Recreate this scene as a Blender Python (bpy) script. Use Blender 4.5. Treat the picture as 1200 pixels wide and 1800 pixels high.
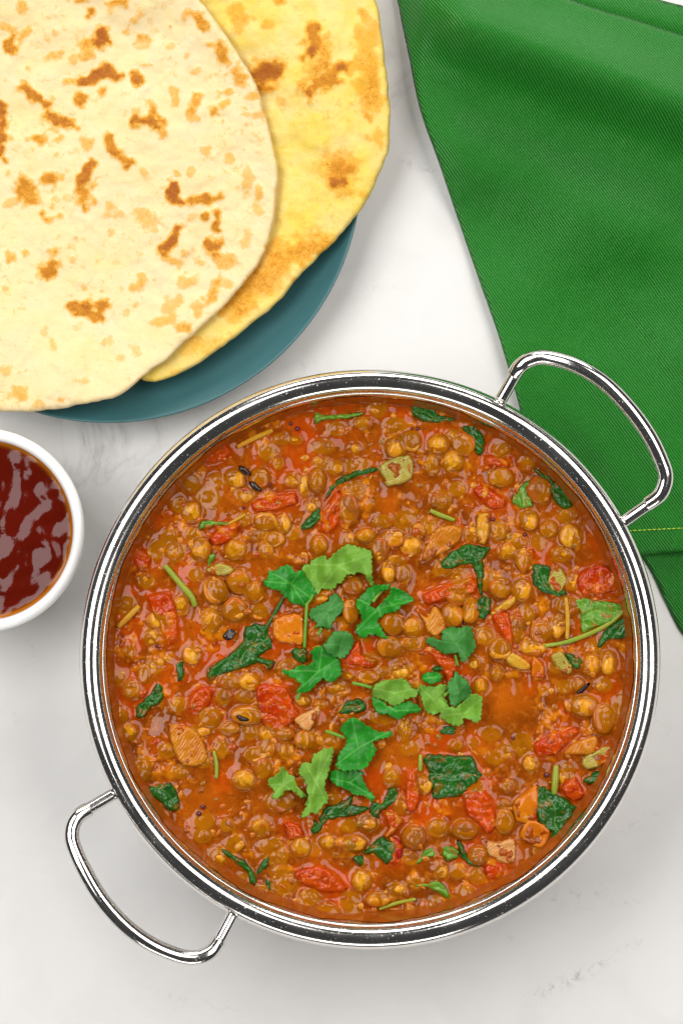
import bpy, bmesh, math, random
import numpy as np
from mathutils import Vector, noise as mn
from mathutils.geometry import delaunay_2d_cdt
random.seed(7); np.random.seed(7)
for o in list(bpy.data.objects): bpy.data.objects.remove(o)
SC = bpy.context.scene; COL = SC.collection
# ------------------------------------------------------------------ camera, world, lamps, exposure
CAMH = 1.10                       # camera height above the table, metres
S = 0.0002                        # one photograph pixel on the table, metres
cd = bpy.data.cameras.new('camera'); cam = bpy.data.objects.new('camera', cd); COL.objects.link(cam)
cam.location = (0, 0, CAMH); cd.sensor_fit = 'VERTICAL'; cd.sensor_height = 36
cd.lens = 36 / (2 * (900 * S) / CAMH); cd.clip_start = 0.01; cd.clip_end = 20
SC.camera = cam
w = bpy.data.worlds.new('World'); SC.world = w; w.use_nodes = True
w.node_tree.nodes['Background'].inputs[0].default_value = (0.95, 0.97, 1, 1)
w.node_tree.nodes['Background'].inputs[1].default_value = 0.05
def softbox(name, loc, aim, sx, sy, power, col):
    l = bpy.data.lights.new(name, 'AREA'); l.shape = 'RECTANGLE'; l.size = sx; l.size_y = sy
    l.energy = power; l.color = col
    o = bpy.data.objects.new(name, l); COL.objects.link(o); o.location = loc
    o.rotation_euler = (Vector(aim) - Vector(loc)).to_track_quat('-Z', 'Y').to_euler()
softbox('softbox', (-0.54, 0.20, 0.98), (0, -0.02, 0.03), 1.0, 0.56, 10.6, (1.0, 0.99, 0.975))
softbox('softbox', (0.56, 0.20, 1.00), (0, -0.02, 0.03), 1.0, 0.56, 8.4, (1.0, 0.955, 0.915))
softbox('softbox', (0.05, 1.45, 0.62), (0, 0, 0.03), 1.3, 0.45, 15.0, (1.0, 0.98, 0.95))
softbox('softbox', (-0.1, -1.45, 0.55), (0, 0, 0.03), 1.1, 0.35, 5.0, (1.0, 0.97, 0.92))
SC.view_settings.view_transform = 'Standard'; SC.view_settings.look = 'None'
SC.view_settings.exposure = 0.0; SC.view_settings.gamma = 1.0
SC.cycles.max_bounces = 8; SC.cycles.use_denoising = True

# ------------------------------------------------------------------ helpers
def at(px, py, z=0.0):
    k = S * (CAMH - z) / CAMH
    return Vector(((px - 600) * k, (900 - py) * k, z))
def link(name, me, mat=None, parent=None):
    o = bpy.data.objects.new(name, me); COL.objects.link(o)
    if mat is not None and not me.materials: me.materials.append(mat)
    if parent is not None: o.parent = parent
    return o
def tag(o, label=None, cat=None, group=None, kind=None):
    if label: o['label'] = label
    if cat: o['category'] = cat
    if group: o['group'] = group
    if kind: o['kind'] = kind
    return o
def empty(name, loc=(0, 0, 0)):
    o = bpy.data.objects.new(name, None); COL.objects.link(o); o.location = loc; o.empty_display_size = .01
    return o
def mesh(name, v, f, smooth=True):
    me = bpy.data.meshes.new(name); me.from_pydata([tuple(p) for p in v], [], f)
    if smooth: me.polygons.foreach_set('use_smooth', [True] * len(me.polygons))
    me.update(); return me
def fattr(me, name, vals):
    a = me.attributes.new(name, 'FLOAT', 'POINT'); a.data.foreach_set('value', np.asarray(vals, dtype=np.float32))
def nse(x, y, f, seed=0.0, octv=2):
    return mn.fractal(Vector((x * f, y * f, seed)), 1.0, 2.0, octv) 
# cheap vectorised value noise for arrays
_R = np.random.RandomState(3).rand(256, 256).astype(np.float32)
def vn(x, y, f, seed=0):
    x = x * f + seed * 17.3; y = y * f + seed * 9.1
    xi = np.floor(x).astype(int); yi = np.floor(y).astype(int); fx = x - xi; fy = y - yi
    fx = fx * fx * fx * (fx * (fx * 6 - 15) + 10); fy = fy * fy * fy * (fy * (fy * 6 - 15) + 10)
    a = _R[xi & 255, yi & 255]; b = _R[(xi + 1) & 255, yi & 255]; c = _R[xi & 255, (yi + 1) & 255]; d = _R[(xi + 1) & 255, (yi + 1) & 255]
    return (a * (1 - fx) + b * fx) * (1 - fy) + (c * (1 - fx) + d * fx) * fy * 1.0 - 0.5
def fbm(x, y, f, seed=0, o=3):
    r = 0; a = 1
    for k in range(o):
        r = r + a * vn(x, y, f * 2 ** k, seed + k * 3); a *= .5
    return r
# node helpers
def newmat(name):
    m = bpy.data.materials.new(name); m.use_nodes = True
    nt = m.node_tree; return m, nt, nt.nodes['Principled BSDF']
def N(nt, t, **kw):
    n = nt.nodes.new(t)
    for k, v in kw.items():
        if k.startswith('i_'):
            n.inputs[k[2:].replace('_', ' ')].default_value = v
        else: setattr(n, k, v)
    return n
def L(nt, a, b): nt.links.new(a, b)
def ramp(nt, fac, stops):
    r = nt.nodes.new('ShaderNodeValToRGB'); e = r.color_ramp.elements
    while len(e) < len(stops): e.new(0.5)
    for i, (p, c) in enumerate(stops):
        e[i].position = p; e[i].color = (c[0], c[1], c[2], 1) if not isinstance(c, (int, float)) else (c, c, c, 1)
    L(nt, fac, r.inputs[0]); return r.outputs[0]
def mix(nt, fac, a, b, mode='MIX'):
    m = nt.nodes.new('ShaderNodeMix'); m.data_type = 'RGBA'; m.blend_type = mode
    for s, v in ((m.inputs[0], fac), (m.inputs[6], a), (m.inputs[7], b)):
        if hasattr(v, 'links'): L(nt, v, s)
        elif isinstance(v, (int, float)): s.default_value = v
        else: s.default_value = (v[0], v[1], v[2], 1)
    return m.outputs[2]
def math_(nt, op, a, b=None, c=None, clamp=False):
    m = nt.nodes.new('ShaderNodeMath'); m.operation = op; m.use_clamp = clamp
    for s, v in zip(m.inputs, (a, b, c)):
        if v is None: continue
        if hasattr(v, 'links'): L(nt, v, s)
        else: s.default_value = v
    return m.outputs[0]
def noise_(nt, scale, detail=3, rough=.55, coord='Object', dist=0.0):
    tc = nt.nodes.get('TC') or N(nt, 'ShaderNodeTexCoord', name='TC')
    n = N(nt, 'ShaderNodeTexNoise'); n.inputs['Scale'].default_value = scale; n.inputs['Detail'].default_value = detail
    n.inputs['Roughness'].default_value = rough; n.inputs['Distortion'].default_value = dist
    L(nt, tc.outputs[coord], n.inputs['Vector']); return n.outputs[0]
def bump(nt, h, strength, dist, p, prev=None):
    b = N(nt, 'ShaderNodeBump'); b.inputs['Strength'].default_value = strength; b.inputs['Distance'].default_value = dist
    L(nt, h, b.inputs['Height'])
    if prev is not None: L(nt, prev, b.inputs['Normal'])
    L(nt, b.outputs[0], p.inputs['Normal']); return b.outputs[0]
def sss(p, w_, rad, scale):
    p.inputs['Subsurface Weight'].default_value = w_; p.inputs['Subsurface Radius'].default_value = rad
    p.inputs['Subsurface Scale'].default_value = scale
def attr(nt, name):
    a = N(nt, 'ShaderNodeAttribute', attribute_name=name); return a.outputs['Fac']

# ------------------------------------------------------------------ materials
def mat_marble():
    m, nt, p = newmat('white_marble')
    big = noise_(nt, 7, 4, .5); mid = noise_(nt, 30, 5, .6, dist=.6); v = noise_(nt, 11, 6, .62, dist=1.6)
    vein = math_(nt, 'ABSOLUTE', math_(nt, 'SUBTRACT', v, .5))
    vein = ramp(nt, vein, [(0, 1), (.012, .55), (.045, 0)])
    where = ramp(nt, noise_(nt, 9, 2, .5, dist=.3), [(.52, 0), (.68, 1)])
    vm = math_(nt, 'MULTIPLY', vein, where)
    base = mix(nt, big, (.68, .665, .65), (.77, .765, .757))
    base = mix(nt, math_(nt, 'MULTIPLY', ramp(nt, mid, [(.45, 0), (.75, 1)]), .3), base, (.56, .55, .54))
    base = mix(nt, math_(nt, 'MULTIPLY', vm, .55), base, (.33, .31, .30))
    # traced grey marks: attribute from the mesh
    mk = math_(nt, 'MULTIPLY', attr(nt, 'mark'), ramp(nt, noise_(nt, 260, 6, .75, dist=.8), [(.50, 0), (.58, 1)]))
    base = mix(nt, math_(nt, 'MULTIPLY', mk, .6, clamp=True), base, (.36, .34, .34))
    L(nt, base, p.inputs['Base Color']); p.inputs['Roughness'].default_value = .42
    p.inputs['Specular IOR Level'].default_value = .35
    return m
def mat_metal():
    m, nt, p = newmat('polished_steel')
    p.inputs['Base Color'].default_value = (.80, .78, .75, 1); p.inputs['Metallic'].default_value = 1
    n = noise_(nt, 900, 3, .6)
    spk = ramp(nt, noise_(nt, 1100, 2, .5), [(.66, 0), (.72, 1)])
    L(nt, math_(nt, 'ADD', ramp(nt, noise_(nt, 60, 4), [(.3, .09), (.75, .20)]), math_(nt, 'MULTIPLY', spk, .3)), p.inputs['Roughness'])
    L(nt, mix(nt, ramp(nt, noise_(nt, 140, 3), [(.5, 0), (.8, .5)]), (.80, .78, .75), (.62, .59, .54)), p.inputs['Base Color'])
    bump(nt, n, .06, .0002, p)
    return m
def mat_curry():
    m, nt, p = newmat('tomato_curry_sauce')
    n1 = noise_(nt, 80, 4, .6, dist=.4); n2 = noise_(nt, 420, 4, .65); n3 = noise_(nt, 1300, 3, .6)
    c = mix(nt, ramp(nt, n1, [(.32, 0), (.68, 1)]), (.17, .034, .001), (.37, .076, .002))
    c = mix(nt, math_(nt, 'MULTIPLY', ramp(nt, n2, [(.50, 0), (.72, 1)]), .45), c, (.62, .20, .02))
    c = mix(nt, math_(nt, 'MULTIPLY', ramp(nt, n3, [(.34, 1), (.46, 0)]), .55), c, (.12, .020, .001))
    pulp = attr(nt, 'pulp'); bean = attr(nt, 'bean'); oil = attr(nt, 'oil')
    c = mix(nt, math_(nt, 'MULTIPLY', pulp, .75, clamp=True), c, mix(nt, n2, (.42, .024, .001), (.62, .085, .002)))
    c = mix(nt, math_(nt, 'MULTIPLY', attr(nt, 'lump'), math_(nt, 'MULTIPLY_ADD', n1, 1.2, .1), clamp=True), c, mix(nt, n2, (.52, .12, .0015), (.70, .27, .006)))
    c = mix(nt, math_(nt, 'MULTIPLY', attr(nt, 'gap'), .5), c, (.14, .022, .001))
    c = mix(nt, math_(nt, 'MULTIPLY', bean, math_(nt, 'MULTIPLY_ADD', n2, .9, .35), clamp=True), c, mix(nt, n1, (.22, .065, .001), (.46, .165, .002)))
    c = mix(nt, math_(nt, 'MULTIPLY', math_(nt, 'MULTIPLY', oil, math_(nt, 'MULTIPLY_ADD', n1, 1.6, -.2), clamp=True), .8), c, (.43, .095, .003))
    L(nt, c, p.inputs['Base Color'])
    p.inputs['Roughness'].default_value = .04; p.inputs['IOR'].default_value = 1.35
    sss(p, .08, (1.0, .25, .04), .0008)
    bump(nt, n2, .03, .0005, p)
    return m
def mat_lentil(name, cols, rough=.06, wet=.7):
    m, nt, p = newmat(name)
    oi = N(nt, 'ShaderNodeObjectInfo'); tc = N(nt, 'ShaderNodeTexCoord', name='TC')
    c = ramp(nt, oi.outputs['Random'], [(i / (len(cols) - 1) * .98 + .01, k) for i, k in enumerate(cols)])
    n = N(nt, 'ShaderNodeTexNoise', noise_dimensions='4D'); n.inputs['Scale'].default_value = 2.2; n.inputs['Detail'].default_value = 5
    L(nt, tc.outputs['Object'], n.inputs['Vector']); L(nt, math_(nt, 'MULTIPLY', oi.outputs['Random'], 90.0), n.inputs['W'])
    n2 = N(nt, 'ShaderNodeTexNoise', noise_dimensions='4D'); n2.inputs['Scale'].default_value = 9; n2.inputs['Detail'].default_value = 4
    L(nt, tc.outputs['Object'], n2.inputs['Vector']); L(nt, math_(nt, 'MULTIPLY', oi.outputs['Random'], 51.0), n2.inputs['W'])
    c = mix(nt, math_(nt, 'MULTIPLY', ramp(nt, n.outputs[0], [(.38, 0), (.68, 1)]), .65), c, (.20, .060, .002))
    c = mix(nt, math_(nt, 'MULTIPLY', ramp(nt, n2.outputs[0], [(.52, 0), (.72, 1)]), .4), c, (.66, .30, .02))
    sp = N(nt, 'ShaderNodeSeparateXYZ'); L(nt, tc.outputs['Object'], sp.inputs[0])
    h = math_(nt, 'ADD', sp.outputs[2], math_(nt, 'MULTIPLY', math_(nt, 'SUBTRACT', n.outputs[0], .5), 1.4))
    c = mix(nt, math_(nt, 'MULTIPLY', ramp(nt, h, [(.22, 1), (.60, 0)]), wet), c, (.40, .080, .006))
    L(nt, c, p.inputs['Base Color']); p.inputs['Roughness'].default_value = rough; p.inputs['IOR'].default_value = 1.33
    sss(p, .12, (1.0, .45, .12), .0010)
    bump(nt, n2.outputs[0], .04, .0004, p)
    return m
def mat_chunk(name, a, b, rough=.07, scale=500, bs=.4, ssw=.35, rad=(1, .4, .12), rib=None, speck=(.55, .10, .012), spk=.3):
    m, nt, p = newmat(name)
    n = noise_(nt, scale, 4, .65); n1 = noise_(nt, scale * .22, 3, .6)
    c = mix(nt, ramp(nt, n1, [(.32, 0), (.68, 1)]), a, b)
    c = mix(nt, math_(nt, 'MULTIPLY', ramp(nt, n, [(.5, 0), (.72, 1)]), spk), c, speck)
    p.inputs['Roughness'].default_value = rough; p.inputs['IOR'].default_value = 1.35
    sss(p, ssw, rad, .0015)
    if rib:
        tc = nt.nodes['TC']; mp = N(nt, 'ShaderNodeMapping'); mp.inputs['Rotation'].default_value = (0, 0, rib)
        L(nt, tc.outputs['Object'], mp.inputs[0])
        wv = N(nt, 'ShaderNodeTexWave'); wv.inputs['Scale'].default_value = 330; wv.inputs['Distortion'].default_value = 4; wv.inputs['Detail'].default_value = 2
        L(nt, mp.outputs[0], wv.inputs[0])
        c = mix(nt, math_(nt, 'MULTIPLY', math_(nt, 'MULTIPLY', wv.outputs[1], n1), .5), c, tuple(k * .45 for k in a))
        bp = bump(nt, wv.outputs[1], .25, .0003, p); bump(nt, n, bs, .0004, p, bp)
    else: bump(nt, n, bs, .0006, p)
    L(nt, c, p.inputs['Base Color'])
    return m
def mat_leaf(name, a, b, rough, vein, bs=.12, sheen=0, sauce=0.0):
    m, nt, p = newmat(name)
    n = noise_(nt, 900, 4, .6); n1 = noise_(nt, 160, 3, .6)
    c = mix(nt, ramp(nt, n1, [(.3, 0), (.7, 1)]), a, b)
    c = mix(nt, math_(nt, 'MULTIPLY', ramp(nt, n, [(.45, 0), (.75, 1)]), .35), c, tuple(min(1, k * 1.3) for k in b))
    v = attr(nt, 'vein'); c = mix(nt, math_(nt, 'MULTIPLY', v, .7, clamp=True), c, vein)
    if sauce:
        c = mix(nt, math_(nt, 'MULTIPLY', ramp(nt, noise_(nt, 330, 3, .6, dist=.5), [(.56, 0), (.66, 1)]), sauce), c, (.36, .09, .01))
    L(nt, c, p.inputs['Base Color']); p.inputs['Roughness'].default_value = rough; p.inputs['IOR'].default_value = 1.4
    sss(p, .15, (.3, 1, .2), .0006)
    if not sauce: p.inputs['Specular IOR Level'].default_value = .3
    b_ = bump(nt, n, bs * .6, .0003, p); bump(nt, noise_(nt, 330, 3, .6), bs, .0008, p, b_)
    return m
def mat_bread(name, base, gold, brown, yel):
    m, nt, p = newmat(name)
    f = noise_(nt, 480, 5, .7); f2 = noise_(nt, 1300, 4, .6); bg = noise_(nt, 85, 4, .6)
    c = mix(nt, ramp(nt, bg, [(.35, 0), (.7, 1)]), base, tuple(yel))
    c = mix(nt, math_(nt, 'MULTIPLY', math_(nt, 'MULTIPLY', ramp(nt, noise_(nt, 300, 5, .68, dist=.5), [(.55, 0), (.70, 1)]), ramp(nt, noise_(nt, 45, 2, .5), [(.42, .15), (.62, 1)])), .75), c, gold)
    ch = math_(nt, 'ADD', attr(nt, 'char'), math_(nt, 'MULTIPLY', math_(nt, 'SUBTRACT', f, .5), .55))
    ch = math_(nt, 'ADD', ch, math_(nt, 'MULTIPLY', math_(nt, 'SUBTRACT', f2, .5), .5))
    c = mix(nt, ramp(nt, ch, [(.06, 0), (.30, .55), (.70, 1)]), c, gold)
    c = mix(nt, ramp(nt, ch, [(.52, 0), (1.05, 1)]), c, brown)
    L(nt, c, p.inputs['Base Color']); p.inputs['Roughness'].default_value = .62; p.inputs['Specular IOR Level'].default_value = .3
    sss(p, .2, (1, .7, .4), .0012)
    b = bump(nt, f2, .30, .0005, p); bump(nt, f, .28, .0012, p, b)
    return m
def mat_napkin():
    m, nt, p = newmat('green_twill')
    tc = N(nt, 'ShaderNodeTexCoord', name='TC')
    mp = N(nt, 'ShaderNodeMapping'); mp.inputs['Rotation'].default_value = (0, 0, math.radians(-36)); L(nt, tc.outputs['Object'], mp.inputs[0])
    wv = N(nt, 'ShaderNodeTexWave'); wv.inputs['Scale'].default_value = 2 * math.pi / (20 * .00085); wv.inputs['Distortion'].default_value = .35; wv.inputs['Detail'].default_value = 1; wv.inputs['Detail Scale'].default_value = .2
    L(nt, mp.outputs[0], wv.inputs[0])
    n = noise_(nt, 1800, 3, .6); big = noise_(nt, 14, 3, .5)
    c = mix(nt, ramp(nt, big, [(.3, 0), (.7, 1)]), (.0015, .095, .003), (.004, .125, .005))
    c = mix(nt, math_(nt, 'MULTIPLY', math_(nt, 'POWER', wv.outputs[1], 1.4), math_(nt, 'MULTIPLY_ADD', n, .9, .30)), c, (.024, .29, .022))
    c = mix(nt, math_(nt, 'MULTIPLY', ramp(nt, n, [(.5, 0), (.8, 1)]), .3), c, (.05, .36, .06))
    L(nt, c, p.inputs['Base Color']); p.inputs['Roughness'].default_value = .42
    p.inputs['Sheen Weight'].default_value = .03; p.inputs['Sheen Tint'].default_value = (.5, 1, .5, 1); p.inputs['Specular IOR Level'].default_value = .35
    b = bump(nt, wv.outputs[1], .9, .0003, p); bump(nt, n, .3, .0002, p, b)
    return m
def mat_simple(name, col, rough, bumpn=None, **kw):
    m, nt, p = newmat(name)
    n = noise_(nt, 120, 3, .5)
    L(nt, mix(nt, n, tuple(k * .92 for k in col), tuple(min(1, k * 1.06) for k in col)), p.inputs['Base Color'])
    L(nt, ramp(nt, noise_(nt, 400, 3), [(.3, rough * .9), (.7, min(1, rough * 1.15))]), p.inputs['Roughness'])
    for k, v in kw.items(): p.inputs[k.replace('_', ' ')].default_value = v
    if bumpn: bump(nt, noise_(nt, bumpn[0], 3), bumpn[1], bumpn[2], p)
    return m
M = dict(
    marble=mat_marble(), steel=mat_metal(), curry=mat_curry(),
    lentil=mat_lentil('brown_lentil_skin', [(.36, .115, .002), (.48, .170, .004), (.64, .26, .006), (.40, .130, .002), (.74, .34, .008), (.55, .175, .003)]),
    lentil_o=mat_lentil('golden_lentil_skin', [(.72, .31, .012), (.76, .36, .022), (.66, .26, .010)], wet=.45),
    lentil_d=mat_lentil('dark_lentil_skin', [(.24, .07, .010), (.30, .09, .012), (.20, .06, .009)]),
    tomato=mat_chunk('cooked_tomato', (.34, .018, .001), (.54, .060, .002), bs=.18, speck=(.66, .16, .012), spk=.5),
    tomato_d=mat_chunk('dark_tomato_skin', (.22, .006, .004), (.36, .014, .006), bs=.3, speck=(.45, .03, .01)),
    onion=mat_chunk('cooked_onion', (.56, .22, .012), (.48, .13, .005), bs=.25, rib=.6, speck=(.7, .34, .08)),
    onion_p=mat_chunk('pale_onion', (.58, .32, .11), (.60, .23, .04), bs=.3, rib=1.0),
    carrot=mat_chunk('orange_vegetable', (.60, .20, .006), (.52, .13, .004), bs=.3),
    celery=mat_chunk('celery', (.33, .30, .055), (.46, .33, .06), bs=.25, rib=1.25, rad=(1, .8, .2), speck=(.5, .25, .03)),
    yellow=mat_chunk('yellow_stalk', (.50, .30, .025), (.55, .24, .015), bs=.2),
    gstem=mat_chunk('green_stalk', (.20, .30, .03), (.30, .30, .03), bs=.2, rad=(.6, 1, .2), speck=(.4, .3, .04)),
    spinach=mat_leaf('wet_spinach', (.006, .060, .006), (.014, .110, .008), .12, (.05, .17, .018), bs=.45, sauce=.45),
    spinach_l=mat_leaf('light_wilted_leaf', (.05, .19, .010), (.12, .28, .02), .12, (.2, .34, .04), bs=.5, sauce=.7),
    cori=mat_leaf('coriander_leaf', (.010, .150, .010), (.022, .235, .016), .30, (.10, .40, .06)),
    cori_l=mat_leaf('light_coriander_leaf', (.10, .25, .020), (.16, .33, .034), .40, (.24, .42, .08)),
    cori_d=mat_leaf('dull_coriander_leaf', (.025, .15, .022), (.05, .21, .035), .42, (.08, .26, .06)),
    bread1=mat_bread('griddled_flatbread', (.78, .635, .375), (.73, .34, .012), (.36, .095, .002), (.775, .62, .30)),
    bread2=mat_bread('yellow_flatbread', (.78, .605, .22), (.72, .32, .006), (.36, .10, .002), (.77, .56, .07)),
    napkin=mat_napkin(),
    thread=mat_simple('yellow_green_thread', (.42, .62, .05), .6),
    plate=mat_simple('teal_matt_glaze', (.040, .130, .142), .36),
    china=mat_simple('white_porcelain', (.86, .855, .84), .12, Coat_Weight=.3),
    bubble=mat_simple('dark_bubble', (.10, .012, .02), .05),
    char=mat_simple('charred_skin', (.02, .008, .006), .2),
)
def mat_chutney():
    m, nt, p = newmat('red_brown_chutney')
    n = noise_(nt, 900, 3, .6); d = attr(nt, 'edge')
    c = mix(nt, noise_(nt, 90, 3), (.070, .0035, .001), (.11, .006, .0015))
    c = mix(nt, d, c, (.42, .13, .006))
    L(nt, c, p.inputs['Base Color']); p.inputs['Roughness'].default_value = .10; p.inputs['IOR'].default_value = 1.33
    bump(nt, n, .10, .0004, p)
    return m
M['chutney'] = mat_chutney()
def mat_crumb():
    m, nt, p = newmat('pulp_crumb')
    c = ramp(nt, attr(nt, 'tone'), [(0, (.24, .05, .002)), (.35, (.44, .10, .004)), (.6, (.55, .22, .008)), (.8, (.36, .04, .003)), (1, (.26, .12, .006))])
    L(nt, c, p.inputs['Base Color']); p.inputs['Roughness'].default_value = .12; p.inputs['IOR'].default_value = 1.4
    return m
def mat_film():
    m, nt, p = newmat('sauce_film')
    n = noise_(nt, 260, 4, .6)
    L(nt, mix(nt, n, (.20, .038, .004), (.42, .10, .008)), p.inputs['Base Color']); p.inputs['Roughness'].default_value = .12
    return m
M['crumb'] = mat_crumb(); M['film'] = mat_film()

# ------------------------------------------------------------------ shape builders
def lathe(prof, seg=160, flute=None, closed=False):
    v = []; f = []; n = len(prof)
    for i in range(seg):
        a = 2 * math.pi * i / seg
        for j, (r, z) in enumerate(prof):
            rr = r + (flute(a, j, z) if flute else 0)
            v.append((rr * math.cos(a), rr * math.sin(a), z))
    for i in range(seg):
        k = (i + 1) % seg
        for j in range(n - 1 if not closed else n):
            j2 = (j + 1) % n
            f.append((i * n + j, k * n + j, k * n + j2, i * n + j2))
    return v, f
def tube(pts, rad, seg=14, cap=True):
    pts = [Vector(p) for p in pts]; n = len(pts); v = []; f = []
    up = Vector((0, 0, 1))
    for i, p in enumerate(pts):
        t = (pts[min(i + 1, n - 1)] - pts[max(i - 1, 0)]).normalized()
        a = t.cross(up); a = a.normalized() if a.length > 1e-4 else Vector((1, 0, 0)); b = a.cross(t)
        r = rad[i] if isinstance(rad, (list, tuple)) else rad
        for k in range(seg):
            q = 2 * math.pi * k / seg; v.append(p + (a * math.cos(q) + b * math.sin(q)) * r)
    for i in range(n - 1):
        for k in range(seg):
            k2 = (k + 1) % seg; f.append((i * seg + k, i * seg + k2, (i + 1) * seg + k2, (i + 1) * seg + k))
    if cap: f.append(tuple(range(seg))[::-1]); f.append(tuple((n - 1) * seg + k for k in range(seg)))
    return v, f
def crom(P, sub=8, closed=False):
    P = [Vector(p) for p in P]; n = len(P); out = []
    rng = range(n if closed else n - 1)
    for i in rng:
        if closed: a, b, c, d = P[(i - 1) % n], P[i], P[(i + 1) % n], P[(i + 2) % n]
        else: a, b, c, d = P[max(i - 1, 0)], P[i], P[i + 1], P[min(i + 2, n - 1)]
        for s in range(sub):
            t = s / sub
            out.append(.5 * ((2 * b) + (c - a) * t + (2 * a - 5 * b + 4 * c - d) * t * t + (3 * b - a - 3 * c + d) * t ** 3))
    if not closed: out.append(P[-1])
    return out
def polydist(x, y, poly):
    """signed distance (positive inside) of arrays x,y to polygon [(x,y)]"""
    P = np.asarray(poly, float); Q = np.roll(P, -1, 0)
    best = np.full(x.shape, 1e18); ins = np.zeros(x.shape, bool)
    for (ax, ay), (bx, by) in zip(P, Q):
        dx, dy = bx - ax, by - ay; l2 = dx * dx + dy * dy + 1e-12
        t = np.clip(((x - ax) * dx + (y - ay) * dy) / l2, 0, 1)
        best = np.minimum(best, (x - ax - t * dx) ** 2 + (y - ay - t * dy) ** 2)
        if ay != by:
            c = ((ay > y) != (by > y)) & (x < dx * (y - ay) / (by - ay) + ax); ins ^= c
    d = np.sqrt(best); return np.where(ins, d, -d)
def resample(P, step, closed=True):
    P = [Vector(p) for p in P]; out = []
    n = len(P)
    for i in range(n if closed else n - 1):
        a, b = P[i], P[(i + 1) % n]; k = max(1, int(round((b - a).length / step)))
        for j in range(k): out.append(a.lerp(b, j / k))
    return out
def sheet(outline, step, smooth=0, rough=0, rf=.2, seed=1, scal=0, wl=9.0):
    """outline in photo pixels -> (pts Nx2, tris, dist to edge, boundary ids)"""
    P = [Vector((a, b)) for a, b in outline]
    if smooth: P = crom(P, smooth, True)
    P = resample(P, step)
    if rough:
        c = sum(P, Vector((0, 0))) / len(P)
        P = [q + (q - c).normalized() * rough * (mn.noise(Vector((q.x * rf, q.y * rf, seed * 3.7))) + .5 * mn.noise(Vector((q.x * rf * 2.3, q.y * rf * 2.3, seed)))) for q in P]
    if scal:
        n_ = len(P); area = sum(P[i].x * P[(i + 1) % n_].y - P[(i + 1) % n_].x * P[i].y for i in range(n_)); sg = 1 if area > 0 else -1
        per = n_ * step; kk = max(3, round(per / wl)); Q_ = []
        for i in range(n_):
            t_ = (P[(i + 2) % n_] - P[i - 2]).normalized(); nn = Vector((t_.y, -t_.x)) * sg
            ph = kk * i / n_ + 1.5 * mn.noise(Vector((i * .04, seed * 2.1, 0)))
            big_ = math.sin(2 * math.pi * max(2, round(per / 40.)) * i / n_ + seed) * scal * .32
            Q_.append(P[i] + nn * big_ + nn * scal * (abs(math.sin(math.pi * ph)) ** .55 - .8) * (.65 + .7 * abs(mn.noise(Vector((i * .1, seed, 5))))))
        P = Q_
    A = np.array([[p.x, p.y] for p in P])
    x0, y0 = A.min(0); x1, y1 = A.max(0)
    gx, gy = np.meshgrid(np.arange(x0, x1, step), np.arange(y0, y1, step * .87))
    gx = gx + (np.arange(gx.shape[0]) % 2)[:, None] * step * .5
    gx = gx + (np.random.rand(*gx.shape) - .5) * step * .25
    d = polydist(gx, gy, A); k = d > step * .6
    pts = [Vector(p) for p in A] + [Vector((a, b)) for a, b in zip(gx[k], gy[k])]
    nb = len(A)
    r = delaunay_2d_cdt(pts, [(i, (i + 1) % nb) for i in range(nb)], [], 1, 1e-5)
    vv = np.array([[q.x, q.y] for q in r[0]]); tris = [tuple(t) for t in r[2]]
    dd = np.maximum(polydist(vv[:, 0], vv[:, 1], A), 0)
    from collections import Counter
    ec = Counter()
    for t in tris:
        for i in range(len(t)): ec[tuple(sorted((t[i], t[(i + 1) % len(t)])))] += 1
    bd = {i for e, c in ec.items() if c == 1 for i in e}
    return vv, tris, dd, bd
def solid(name, vv, tris, top, bot, bd, attrs=None):
    """closed solid between two height lists; boundary vertices are shared (zipped edge)"""
    n = len(vv); v = []; idx = {}
    for i in range(n):
        z = (top[i] + bot[i]) / 2 if i in bd else top[i]
        v.append(at(vv[i][0], vv[i][1], z))
    m = n
    for i in range(n):
        if i in bd: idx[i] = i
        else: idx[i] = m; m += 1; q = v[i]; v.append(Vector((q.x, q.y, bot[i])))
    f = [tuple(reversed(t)) for t in tris] + [tuple(idx[i] for i in t) for t in tris]
    # outline is in y-down pixels: fix the winding by the first face
    a, b, c = (v[k] for k in f[0][:3])
    if (b - a).cross(c - a).z < 0: f = [tuple(reversed(t)) for t in f]
    me = mesh(name, v, f)
    if attrs:
        order = list(range(n)) + [i for i in range(n) if i not in bd]
        for k, arr in attrs.items(): fattr(me, k, np.asarray(arr)[order])
    return me

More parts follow.
